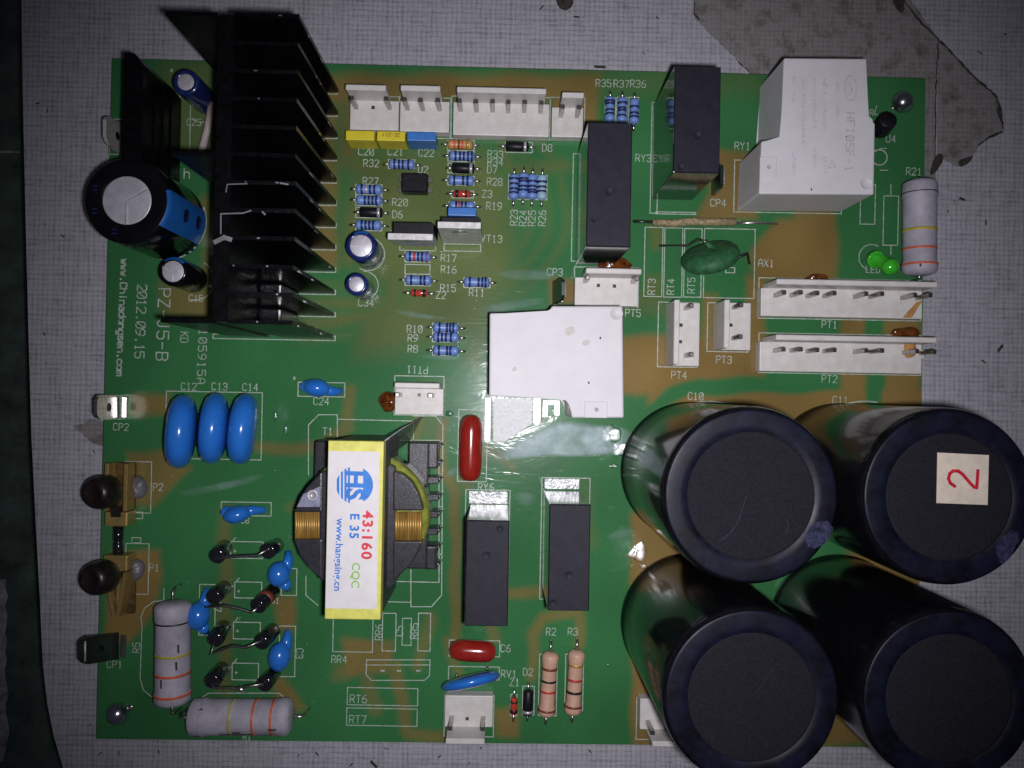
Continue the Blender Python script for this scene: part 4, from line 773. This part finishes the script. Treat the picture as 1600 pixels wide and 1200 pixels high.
for i in range(12):
    for _ in range(2):
        zz = random.uniform(.3, 3.6); wear.box(hx1 - .01, fy[i] - FT / 2 - .004, zz, hx1 + .006, fy[i] - FT / 2 + .03, zz + random.uniform(.05, .25))
    for _ in range(random.randint(0, 2)):
        xx = random.uniform(hs1, hx1 - .1); wear.box(xx, fy[i] - .01, HZ - .01, xx + random.uniform(.02, .07), fy[i] + .015, HZ + .003)
wear.build('worn_bare_edge', 'bare_alu', hk)['kind'] = 'stuff'
# two insulated devices clamped low on the spine between the lowest fins
for i, (ya, yb_) in enumerate(((9.12, 9.85), (10.12, 10.85))):
    y_a = G(500, 143 + ya * 34.8).y; y_b = G(500, 143 + yb_ * 34.8).y
    MB().box(hs1 + .005, y_b, .4, hs1 + .5, y_a, 2.0, .05, 2).build('clamped_device', 'sleeve_black', hk)

# tall dark slab module at the left
x0, x1 = G(257, 215).x, G(284, 215).x; y1 = G(270, 141).y; y0 = G(270, 292).y
pm = thing('power_module', 'tall plain black slab standing at the left board corner', 'power module', ((x0 + x1) / 2, (y0 + y1) / 2, 0))
MB().prism([(x0, y0), (x1, y0), (x1, y1 - .25), (x1 - .2, y1), (x0, y1)], .05, 2.2, .02).build('slab', 'anodised', pm)
for f in (.3, .5, .7): MB().box(x1 - .005, y0 + .1, 2.2 * f - .05, x1 + .03, y1 - .35, 2.2 * f + .05, .01).build('rib', 'anodised', pm)
for f in (.2, .4, .6, .8): yy = y0 + (y1 - y0) * f; MB().tube([((x0 + x1) / 2, yy, .1), ((x0 + x1) / 2, yy, -.03)], .05).build('leg', 'pin', pm)

# ------------------------------------------------------------------ spade terminals
def spade(lab, base, top, h, m, hole_f=.6, foot=True, lean_round=.25):
    """base, top: (x, y0, y1) px of the blade's foot line and its top edge"""
    b0, b1 = G(base[0], base[1], 0), G(base[0], base[2], 0); t0, t1 = G(top[0], top[1], h), G(top[0], top[2], h)
    t = thing('spade_terminal', lab, 'terminal', ((b0 + b1) / 2), 'metal spade terminals'); th = Vector((.08, 0, 0))
    def at(f, u): return (b0 + (b1 - b0) * u).lerp(t0 + (t1 - t0) * u, f)
    lv = [(0, 0, 1), (.82, 0, 1), (.93, .08, .92), (1, .2, .8)]; vs = []; fs = []
    for f, u0, u1 in lv: a, b = at(f, u0), at(f, u1); vs += [a, b, b - th, a - th]
    for i in range(3):
        for k in range(4): fs.append((i * 4 + k, i * 4 + (k + 1) % 4, (i + 1) * 4 + (k + 1) % 4, (i + 1) * 4 + k))
    fs += [(3, 2, 1, 0), (12, 13, 14, 15)]
    bl = MB().add(vs, fs).build('blade', m, t)
    c = at(hole_f, .5); n = (t0 - b0).cross(t1 - t0).normalized(); n = n if n.x > 0 else -n
    MB().lathe(c + n * .003, n, [(0, .10), (.006, .10), (.006, .075), (.002, .07), (.002, 0)], 16).build('hole', 'black_plain', bl)
    if m == 'dark_metal':
        a_, b_ = at(.93, .14), at(.93, .86); MB().tube([a_ + n * .012, b_ + n * .012], .022, 6).build('worn_lip', 'dull_tin', bl)
    if foot:
        p, q = G(base[0] + 4, base[1] + 3), G(base[0] + 12, base[2] - 3); MB().box(p.x, q.y, .0, q.x, p.y, .07, .015).build('solder_foot', 'tin', t)
    return t
spade('pale metal spade terminal behind the black slab at top left', (197, 198, 246), (166, 178, 222), 1.0, 'dull_tin', .45)
spade('bright metal spade terminal above the CP2 marking', (188, 617, 656), (152, 617, 656), 1.25, 'tin', .5)
spade('dark tarnished spade terminal bent outward above the CP1 marking', (186, 988, 1030), (128, 996, 1040), 1.3, 'dark_metal', .5)
spade('dark spade terminal seen edge on below the CP3 marking', (868, 440, 476), (883, 434, 468), 1.1, 'dark_metal', .5)
spade('dark spade terminal above the CP4 marking beside a black relay', (1116, 272, 306), (1131, 254, 292), 1.2, 'dark_metal', .5, foot=False)
# brass clamp terminals with dark knobs
def clamp(lab, flip, px0, px1, block, prongs, knob, blob):
    zb = .5; t = thing('brass_clamp', lab, 'terminal', G((px0 + px1) / 2, knob[1], 0), 'brass clamp terminals')
    x0, y0, x1, y1 = rect(px0, block[0], px1, block[1], zb); MB().box(x0, y0, .02, x1, y1, zb, .04, 2).build('block', 'brass', t)
    xr0, yr0, xr1, yr1 = rect(px0, prongs[0], px1, prongs[1], zb)
    mb = MB().box(xr0, yr0, .02, xr1, yr1, .12, .02).build('base_plate', 'brass_dark', t)
    xs0, ys0, xs1, ys1 = rect(px0 + 22 - 12, prongs[1] - 8 if not flip else prongs[0] - 4, px0 + 26, prongs[1] + 9 if not flip else prongs[0] + 5, zb)
    if not flip: MB().box(xs0, ys0, zb - .05, xs1, ys1, zb + .004).build('slot', 'band_black', t)

    for s_ in (0, 1):
        xa = xr0 if s_ == 0 else xr1 - .1
        if flip:
            if s_ == 0: xm = (xr0 + xr1) / 2; MB().hexa([(xm - .05, yr0 - .02, .125), (xm + .05, yr0 - .02, .125), (xm + .08, yr1, .125), (xm - .08, yr1, .125)], [(xm - .03, yr0 - .02, .3), (xm + .03, yr0 - .02, .3), (xm + .06, yr1, .36), (xm - .06, yr1, .36)]).build('middle_prong', 'brass', t)
            taper = .2 if s_ == 0 else -.2
            MB().hexa([(xa + taper, yr0, .125), (xa + .1 + taper, yr0, .125), (xa + .1, yr1, .125), (xa, yr1, .125)], [(xa + taper, yr0, .45), (xa + .1 + taper, yr0, .45), (xa + .1, yr1, .52), (xa, yr1, .52)]).build('prong', 'brass', t)
        else: MB().box(xa, yr0, .125, xa + .1, yr1, .52, .02).build('prong', 'brass', t)
    g = G(knob[0], knob[1], .95)
    MB().lathe((g.x, g.y, 0), (-.25, 0, 1), [(.55, .2), (.6, .33), (.72, .395), (.95, .40), (1.1, .37), (1.2, .3), (1.24, .22), (1.22, .2), (1.2, 0)], 28).build('knob', 'knob', t)
    MB().tube([(g.x, g.y, .1), (g.x, g.y, .8)], .13).build('screw_shaft', 'dark_metal', t)
    g = G(*blob, .06); MB().ball((g.x + .03, g.y, .04), (.22, .28, .16), jit=.08).build('silicone_blob', 'silicone', t)
clamp('brass clamp terminal with dark knob beside the P2 marking', False, 163, 199, (800, 823), (724, 799), (172, 770), (213, 762))
clamp('brass clamp terminal with pointed prongs and dark knob beside P1', True, 161, 199, (868, 893), (894, 966), (168, 904), (209, 890))
a, b = G(185, 823, .3), G(185, 869, .3); o = MB().tube([a, a.lerp(b, .45), a.lerp(b, .5), a.lerp(b, .55), b], [.12, .12, .09, .12, .12], 14).build('rubber_sleeve', 'black_gloss', loc=(a.x, a.y, 0)); tag(o, 'short black sleeve bridging the two brass clamp terminals', 'sleeve')

# ------------------------------------------------------------------ dipped capacitors
def dipped_disc(lab, px, py, z, rad, half, axis, m, cat='capacitor', name='disc_capacitor', group=None, leads=True, base=None):
    g = G(px, py, z); a = Vector(axis).normalized(); t = thing(name, lab, cat, (g.x, g.y, 0), group)
    pf = [(-half, 0), (-half, rad * .3), (-half * .92, rad * .62), (-half * .72, rad * .84), (-half * .38, rad * .965), (0, rad), (half * .38, rad * .965), (half * .72, rad * .84), (half * .92, rad * .62), (half, rad * .3), (half, 0)]
    MB().lathe(g, a, pf, 40).build('body', m, t)
    if leads:
        u = a.cross(Vector((0, 0, 1))).normalized()
        for s_ in (-.38, .38): p = g + u * s_ + Vector((0, 0, -rad * .85)); MB().tube([p, Vector((p.x, p.y, -.03))], .035).build('lead', 'tin', t)
    return t, g
GBD = 'three large blue disc capacitors'
dipped_disc('large blue disc capacitor under the C12 marking, leftmost of three', 283, 674, .95, .87, .33, (1, -.06, -.30), 'blue_disc', group=GBD)
dipped_disc('large blue disc capacitor under the C13 marking, middle of three', 334, 669, .93, .84, .31, (1, -.07, -.26), 'blue_disc', group=GBD)
dipped_disc('large blue disc capacitor under the C14 marking, rightmost of three', 380, 670, .93, .84, .315, (1, -.09, -.22), 'blue_disc', group=GBD)
dipped_disc('flat blue disc tilted beside the RV1 marking above a white header', 736, 1064, .75, .70, .15, (.24, -1, .30), 'blue_disc', 'varistor', 'disc_varistor')
tgr, ggr = dipped_disc('green dipped disc leaning over between RT5 and AX1 markings', 1110, 402, .64, .70, .25, (-.36, 1, .55), 'green_disc', 'thermistor', 'disc_thermistor', leads=False)
MB().tube([G(1030, 384, .25), G(1075, 384, .45), G(1092, 374, .75), G(1102, 378, 1.0)], .03).build('lead', 'tin', tgr)
MB().tube([G(1102, 378, .9), G(1108, 384, .95), G(1118, 388, .9)], [.06, .08, .04]).build('lead_bump', 'green_disc', tgr)
MB().tube([G(1155, 402, .5), G(1168, 396, .3), G(1170, 408, .1), G(1171, 412, -.02)], .035).build('lead', 'dark_metal', tgr)
def pill(lab, a, b, rad, z):
    A, B_ = G(*a, z), G(*b, z); d = (B_ - A); L_ = d.length; t = thing('film_capacitor', lab, 'capacitor', ((A.x + B_.x) / 2, (A.y + B_.y) / 2, 0), 'dark red dipped capacitors')
    k = rad * .8; pf = [(0, 0), (.02, rad * .45), (.08, rad * .75), (.2, rad * .93), (.38, rad), (L_ - .38, rad), (L_ - .2, rad * .95), (L_ - .08, rad * .78), (L_ - .02, rad * .5), (L_, 0)]
    MB().lathe(A, d, pf, 28).build('body', 'red_film', t)
    for f in (.25, .75): p = A.lerp(B_, f); MB().tube([(p.x, p.y, z - rad * .6), (p.x, p.y, -.03)], .035).build('lead', 'tin', t)
pill('upright dark red capacitor left of the bright tinned land', (737, 648), (734, 752), .275, .55)
pill('horizontal dark red capacitor left of the C6 marking', (702, 1015), (775, 1019), .255, .5)
def drop(lab, c, rx, ry, rot, tails, z=.42):
    g = G(*c, z); t = thing('small_disc_capacitor', lab, 'capacitor', (g.x, g.y, 0), 'small blue dipped capacitors')
    e = .0152; body = MB().ball(g, (rx * e, ry * e, .3), Matrix.Rotation(-R(rot), 3, 'Z'), 28, 18).build('body', 'blue_disc', t)
    for pts in tails:
        n = len(pts); MB().tube([G(x, y, z - .06 - .22 * i / max(1, n - 1)) for i, (x, y) in enumerate(pts)], [max(.05, .15 - .07 * i / max(1, n - 1)) for i in range(n)], 12).build('coated_lead', 'blue_disc', t)
drop('small blue capacitor above the C24 marking', (495, 606), 21, 14.5, 6, [[(505, 607), (520, 612), (534, 611)], [(480, 604), (473, 605)]])
drop('small blue capacitor lying left of the transformer near C8', (370, 804), 21, 14, -14, [[(380, 801), (396, 797), (415, 797)], [(356, 800), (348, 800)]])
drop('small blue capacitor touching the transformer, beside topmost wired diodes', (436, 897), 17.5, 20, 10, [[(446, 890), (451, 874), (450, 862)], [(444, 910), (450, 921)]])
drop('small blue capacitor left of the C3 marking', (437, 1026), 17.5, 23, 6, [[(445, 1015), (449, 998), (450, 985)]])
drop('small blue capacitor pressed against the thick grey resistor', (310, 962), 18, 22, 6, [[(317, 948), (322, 932), (324, 920)], [(316, 978), (322, 988)]])

# ------------------------------------------------------------------ standing diodes with wire bridges
rows = [('topmost', (352, 854), (339, 870), (433, 852), (418, 862), [(336, 873), (360, 870), (402, 868), (417, 860)], None),
        ('second', (351, 918), (333, 934), (428, 922), (402, 949), [(321, 949), (350, 946), (374, 951), (393, 957), (402, 949)], 'band'),
        ('third', (351, 979), (336, 1001), (428, 984), (408, 1005), [(329, 1023), (346, 1015), (363, 1009), (384, 1012), (408, 1002)], None),
        ('lowest', (348, 1044), (331, 1066), (428, 1052), (413, 1070), [(334, 1075), (365, 1075), (376, 1077), (384, 1073), (412, 1069)], None)]
for nm, lb, lt, rb, rt, wire, band in rows:
    for side, bb, tt in (('left', lb, lt), ('right', rb, rt)):
        A, B_ = G(*bb, .12), G(*tt, .82); d = B_ - A; L_ = d.length
        extra = ', red brown ring' if (band and side == 'right') else ''
        t = thing('standing_diode', f'black standing diode at {side} end of the {nm} wire bridge{extra}', 'diode', (A.x, A.y, 0), 'black standing diodes')
        MB().lathe(A, d, [(0, 0), (0, .16), (.03, .185), (L_ - .04, .185), (L_ - .01, .165), (L_, .12), (L_, 0)], 20).build('body', 'black_gloss', t)
        if extra: MB().lathe(A, d, [(L_ * .35, .17), (L_ * .35, .19), (L_ * .6, .19), (L_ * .6, .17)], 20).build('ring', 'band_brown', t)
        MB().tube([A, Vector((A.x, A.y, -.03))], .035).build('lead', 'tin', t)
    z = .88; pts = [G(x, y, z) for x, y in wire]; pts = pts + [G(*rt, .8)]; wr = [.022] + [.036] * (len(pts) - 2) + [.024]
    o = MB().tube([G(*lt, .8)] + pts if nm != 'second' else pts, ([.024] + wr) if nm != 'second' else wr, 8).build('wire_bridge', 'pin', loc=(pts[0].x, pts[0].y, 0)); tag(o, f'{nm} bare silver wire bridging two standing black diodes', 'wire', 'silver wire bridges')
    if nm == 'lowest': 
        g = G(376, 1077, .88); MB().ball(g, (.1, .07, .07)).build('solder_blob', 'tin', o)

# ------------------------------------------------------------------ transformer
ZT = 3.0; x0, y0, x1, y1 = rect(510, 689, 597, 968, ZT); cx, cy = (x0 + x1) / 2, (y0 + y1) / 2
tf = thing('transformer', 'large transformer with white and yellow taped top and copper windings', 'transformer', (cx, cy, 0))
MB().box(x0 + .02, y0 + .02, .3, x1 - .02, y1 - .02, ZT - .02, .02).build('core', 'ferrite', tf)
MB().box(x0, y0, ZT - .35, x1, y1, ZT, .025, 2).build('core_tape', 'tape_yellow', tf)
lx0, ly0, lx1, ly1 = rect(511, 705, 591, 951, ZT); lab = MB().box(lx0, ly0, ZT + .001, lx1, ly1, ZT + .012, .003).build('paper_label', 'label_white', tf)
zl = ZT + .016
def lab_text(t, px, py, size, m, bold=0, xs=1, sp=1): font_text(t, P2(px, py, zl), size, 90, 'printed_text', m, lab, zl, bold, xs, sp)
lab_text('43:160', 573, 836, .30, 'print_red', .010, 1.06, 1.18); lab_text('E 35', 553, 822, .265, 'print_blue', .008, 1.0, 1.15); lab_text('CQC', 555, 899, .235, 'print_green', .003, 1.02, 1.02); lab_text('www.hangsing.cn', 529, 867, .215, 'print_blue', .004, 1.0, 1.02)
def disc_part(px, py, r_, f0, f1):   # vertical slice of the logo disc between two fractions of its width
    n = 10; A = []
    for i in range(n + 1):
        f = f0 + (f1 - f0) * i / n; x = -1 + 2 * f; A.append((px + x * r_, py - r_ * math.sqrt(max(0, 1 - x * x))))
    Bq = [(x, 2 * py - y) for x, y in A][::-1]; return [P2(x, y, zl) for x, y in A + Bq]
lg = MB()
for f0, f1 in ((.02, .09), (.13, .19), (.225, .285), (.32, .375)): lg.prism(disc_part(554, 758, 29, f0, f1), zl - .003, zl)
lg.prism(disc_part(554, 758, 29, .73, .995), zl - .003, zl); lg.build('logo_disc', 'print_blue', lab)
font_text('HS', P2(554, 758, zl), .52, 90, 'logo_letters', 'print_blue', lab, zl + .001, .02, 1.0, 1.0)
ZF = 2.05; fc_ = G(560, 823, ZF)
def quarter(pts, z0, z1, m, name): return MB().prism([P2(x, y, z1) for x, y in pts], z0, z1, .035, 2).build(name, m, tf)
def arcp(cx_, cy_, r_, a0, a1, n=8): return [(cx_ + r_ * math.cos(R(a0 + (a1 - a0) * i / n)), cy_ + r_ * math.sin(R(a0 + (a1 - a0) * i / n))) for i in range(n + 1)]
quarter([(503, 800), (503, 737)] + [(482, 758), (468, 778), (460, 800)], .8, ZF, 'bobbin', 'flange'); quarter([(503, 843), (503, 907), (484, 888), (468, 868), (459, 843)], .8, ZF, 'bobbin', 'flange')
quarter([(614, 798), (614, 736)] + [(628, 740), (643, 753), (654, 772), (661, 798)], .8, ZF, 'bobbin', 'flange'); quarter([(614, 846), (614, 908), (640, 885), (652, 866), (660, 846)], .8, ZF, 'bobbin', 'flange')
quarter([(499, 737), (513, 737), (513, 907), (499, 907)], .8, ZF - .04, 'bobbin', 'flange_bar'); quarter([(596, 720), (617, 730), (617, 915), (596, 925)], .8, ZF - .06, 'bobbin', 'flange_bar')
for xa, xb in ((461, 500), (617, 659)):
    for i in range(11):
        xx = xa + 2 + (xb - xa - 4) * i / 10; A, B_ = G(xx, 800, ZF - .18), G(xx, 846, ZF - .18); MB().tube([A, B_], .034, 8).build('winding_wire', 'copper', tf)
dc = G(565, 806, 1.6); MB().lathe((dc.x + .1, dc.y, 0), (0, 0, 1), [(.75, 1.0), (.75, 1.43), (1.62, 1.43), (1.70, 1.37), (1.70, 1.0)], 48).build('winding_tape', 'tape_olive', tf)
quarter([(470, 810), (500, 806), (614, 806), (650, 810), (650, 838), (470, 838)], .8, ZF - .25, 'bobbin', 'coil_former')
xb0, yb0, xb1, yb1 = rect(636, 691, 668, 890, .75); MB().box(xb0, yb0, .1, xb1, yb1, .7, .04, 2).build('pin_base', 'bobbin', tf)
x2 = G(686, 790, .75).x; hgt = (yb1 - yb0)
MB().box(xb1 - .02, yb1 - .62, .1, x2 - .05, yb1, .75, .04, 2).build('pin_base_block', 'bobbin', tf); MB().box(xb1 - .02, yb0, .1, x2 - .05, yb0 + .55, .75, .04, 2).build('pin_base_block', 'bobbin', tf)
for i in range(8): yy = yb1 - .08 - i * (hgt - .16) / 7; MB().box(xb1 - .05, yy - .10, .08, x2 - .02, yy + .07, .62, .02).build('tooth', 'bobbin', tf); MB().tube([(x2 - .02, yy, .5), (x2 + .02, yy + .02, .2), (x2 + .03, yy, -.02)], .03).build('pin', 'tin', tf)
x3 = G(500, 790, .4).x; MB().box(x3 - .1, yb0, .1, x3 + .25, yb1, .7, .04).build('pin_base', 'bobbin', tf)
st_ = [P2(x, y, ZF + .01) for x, y in [(474, 772), (500, 760), (500, 792), (464, 792)]]; MB().prism(st_, ZF + .003, ZF + .012).build('pale_sticker', 'pale_sticker', tf)
g = G(488, 774, ZF + .02); MB().lathe((g.x, g.y, 0), (0, 0, 1), [(ZF + .012, .12), (ZF + .018, .12), (ZF + .018, .08), (ZF + .015, .08)], 20).build('pale_sticker_ring', 'can_top', tf)
a, b, c_, d_ = G(598, 691, 2.7), G(660, 652, .15), G(640, 690, .2), G(600, 720, 2.4); MB().add([a, b, c_, d_, a + Vector((0, .01, -.01)), b + Vector((0, .01, -.01)), c_ + Vector((0, .01, -.01)), d_ + Vector((0, .01, -.01))], [(0, 1, 2, 3), (7, 6, 5, 4), (0, 4, 5, 1), (1, 5, 6, 2), (2, 6, 7, 3), (3, 7, 4, 0)]).build('clear_tape', 'tape_clear', tf)
MB().tube([a, G(628, 670, 1.4), b], .016).build('clear_tape_edge', 'can_top', tf)

# ------------------------------------------------------------------ odds and ends
g = G(1362, 402, 0); ledt = thing('green_led', 'green indicator lamp bent sideways beside the large grey resistor', 'led', g)
A, B_ = G(1366, 404, .3), G(1391, 417, .95); d = B_ - A; L_ = d.length
MB().lathe(A, d, [(-.02, 0), (-.02, .2), (.08, .2), (.09, .16), (L_ - .05, .165), (L_ + .04, .15), (L_ + .11, .1), (L_ + .15, 0)], 24).build('lens', 'led', ledt)
MB().lathe(A, d, [(.0, .16), (.0, .21), (.1, .21), (.1, .16)], 24).build('flange', 'led', ledt)
MB().ball(B_, (.2, .2, .19)).build('lens_tip', 'led', ledt)
for s_ in (-.06, .06): MB().tube([A + Vector((s_, s_, 0)), A + Vector((s_ - .1, s_ + .05, -.15)), Vector((A.x + s_ - .1, A.y + s_ + .05, -.02))], .025).build('lead', 'tin', ledt)
jw = thing('jumper_wire', 'horizontal jumper wire in frayed beige sleeving below two relays', 'wire', G(1100, 348, 0))
MB().tube([G(1020, 347, .09), G(1050, 349, .1), G(1080, 346, .11), G(1110, 347, .1), G(1149, 347, .1)], [.08, .095, .1, .095, .1], 10).build('sleeving', 'sleeve_beige', jw)
MB().tube([G(1149, 349, .1), G(1180, 348, .13), G(1207, 349, .1), G(1214, 350, -.02)], .036).build('bare_wire', 'tin', jw)
MB().tube([G(990, 346, -.02), G(998, 346, .08), G(1020, 347, .09)], .04).build('wire_end', 'dark_metal', jw)
a, b = G(331, 160, .35), G(313, 244, .3); o = MB().tube([a, a.lerp(b, .5) + Vector((.03, 0, 0)), b], [.08, .09, .085], 10).build('plastic_strip', 'stick', loc=(a.x, a.y, 0)); tag(o, 'pale thin plastic strip leaning beside the heatsink', 'strip')
for (px, py, lab_, sx, sy) in [(1414, 157, 'shiny domed screw at the upper right board corner', 1398, 168), (180, 1118, 'shiny domed screw at the lower left board corner', 203, 1106)]:
    g = G(px, py, .15); t = thing('corner_screw', lab_, 'screw', (g.x, g.y, 0), 'board corner screws')
    MB().lathe((g.x, g.y, 0), (0, 0, 1), [(.0, .27), (.05, .28), (.08, .25), (.16, .225), (.24, .15), (.28, .06), (.285, 0)], 28).build('head', 'screw', t)
    MB().lathe((g.x, g.y, 0), (0, 0, 1), [(-.55, .2), (-.17, .2)], 6, False).build('standoff', 'pin', t)
    q = G(sx, sy); MB().ball((q.x, q.y, .0), (.1, .08, .04), jit=.2, seg=12, rings=6).build('solder_tack', 'tin', t)

# ------------------------------------------------------------------ old tape and dirt on the table
def tape_material():
    m = bpy.data.materials.new('dirty_clear_tape'); m.use_nodes = True; nt = m.node_tree; N = nt.nodes; L = nt.links; b = N['Principled BSDF']
    tc = N.new('ShaderNodeTexCoord'); n = N.new('ShaderNodeTexNoise'); n.inputs['Scale'].default_value = 1.8; n.inputs['Detail'].default_value = 8; n.inputs['Roughness'].default_value = .7; L.new(tc.outputs['Object'], n.inputs['Vector'])
    cr = N.new('ShaderNodeValToRGB'); e = cr.color_ramp.elements; e[0].position = .27; e[0].color = (.11, .095, .075, 1); e[1].position = .48; e[1].color = (.24, .215, .165, 1); L.new(n.outputs['Fac'], cr.inputs[0]); L.new(cr.outputs[0], b.inputs['Base Color'])
    mr = N.new('ShaderNodeMapRange'); mr.inputs[1].default_value = .25; mr.inputs[2].default_value = .5; mr.inputs[3].default_value = .6; mr.inputs[4].default_value = .2; L.new(n.outputs['Fac'], mr.inputs[0]); L.new(mr.outputs[0], b.inputs['Alpha'])
    b.inputs['Roughness'].default_value = .35
    return m
M['tape'] = tape_material()
tz = TZ + .006
tp = thing('clear_tape', 'wide strip of dirty clear tape stuck to the table at top right', 'tape', G(1280, 60, tz))
def jagl(pts, a=2.0, step=9):
    out = []
    for p, q in zip(pts, pts[1:]):
        n = max(1, int(math.hypot(q[0] - p[0], q[1] - p[1]) / step))
        for i in range(n): out.append((p[0] + (q[0] - p[0]) * i / n + random.uniform(-a, a), p[1] + (q[1] - p[1]) * i / n + random.uniform(-a, a)))
    return out + [pts[-1]]
MB().prism([P2(x, y, tz) for x, y in jagl([(1080, -40), (1086, 30), (1166, 108), (1190, 140)], 1.5) + [(1300, 300), (1462, 300)] + jagl([(1462, 250), (1466, 60)], .6) + jagl([(1466, 60), (1416, -10), (1400, -40)], 1)], tz - .003, tz + .004).build('film', 'tape', tp)
fl = [(1466, 60), (1510, 108), (1558, 152), (1566, 178), (1568, 205), (1552, 212), (1530, 226), (1520, 246), (1500, 262), (1480, 254), (1464, 246)]
MB().prism([P2(x, y, tz + .02) for x, y in jagl(fl[:3], 1) + jagl(fl[2:], 3)], tz + .012, tz + .02).build('folded_flap', 'tape', tp)
def grime(name, segs, par, z):
    s = Strokes()
    for pts, wd in segs:
        q = jagl(pts, 1.2, 6)
        for a, b in zip(q, q[1:]): s.seg(P2(*a, z), P2(*b, z), wd * random.uniform(.5, 1.3), z)
    o = s.build(name, 'dirt', par); o['kind'] = 'stuff'; return o
grime('grimy_edge', [([(1466, 60), (1462, 150), (1461, 245)], .035), ([(1412, 0), (1436, 32), (1466, 60)], .05), ([(1466, 60), (1510, 108), (1558, 152), (1567, 200)], .055), ([(1150, 92), (1170, 112)], .03), ([(1086, 5), (1084, 22), (1092, 30)], .05), ([(1530, 226), (1546, 214), (1566, 206)], .06)], tp, tz + .023)
def crumb(pts, z, h, name, par): return MB().prism([P2(x, y, z) for x, y in smooth_loop(pts, 1)], z - h, z, .004).build(name, 'dirt', par)
crumb([(1452, 275), (1460, 245), (1470, 238), (1476, 248), (1462, 270)], tz + .04, .03, 'torn_tape_curl', tp)
crumb([(1500, 262), (1498, 250), (1512, 246), (1522, 242), (1516, 254)], tz + .04, .03, 'torn_tape_curl', tp); crumb([(1558, 168), (1564, 160), (1568, 190), (1562, 186)], tz + .04, .03, 'torn_tape_curl', tp); crumb([(1392, -5), (1402, 18), (1414, 20), (1412, -5)], tz + .025, .01, 'torn_tape_curl', tp)
o = crumb([(868, -6), (872, 10), (884, 16), (896, 8), (896, -6)], TZ + .06, .055, 'dried_blob', None); tag(o, 'dark brown dried blob on the table at the top edge', 'blob')
o = MB().prism([P2(x, y, TZ + .01) for x, y in jagl([(116, 668), (136, 656), (166, 660), (166, 695), (146, 692), (116, 668)], 3, 7)], TZ + .002, TZ + .01).build('tape_scrap', 'tape'); tag(o, 'torn grey tape scrap under the left board edge below CP2', 'tape')
s = Strokes()
random.seed(11)
for _ in range(34):
    x, y = random.choice([(random.uniform(60, 160), random.uniform(0, 1180)), (random.uniform(1460, 1590), random.uniform(0, 640)), (random.uniform(200, 1200), random.uniform(5, 90)), (random.uniform(150, 1000), random.uniform(1170, 1195))])
    a = random.uniform(0, 6.3); l_ = random.uniform(2, 8); s.seg(P2(x, y, TZ), P2(x + l_ * math.cos(a), y + l_ * math.sin(a), TZ), random.uniform(.015, .045), TZ + .003)
for pts in [[(1500, 310), (1506, 312)], [(1566, 540), (1560, 548)], [(930, 104), (945, 105)], [(580, 1190), (588, 1198)]]:
    for a, b in zip(pts, pts[1:]): s.seg(P2(*a, TZ), P2(*b, TZ), .07, TZ + .004)
o = s.build('table_dirt', 'dirt', None); tag(o, kind='stuff')
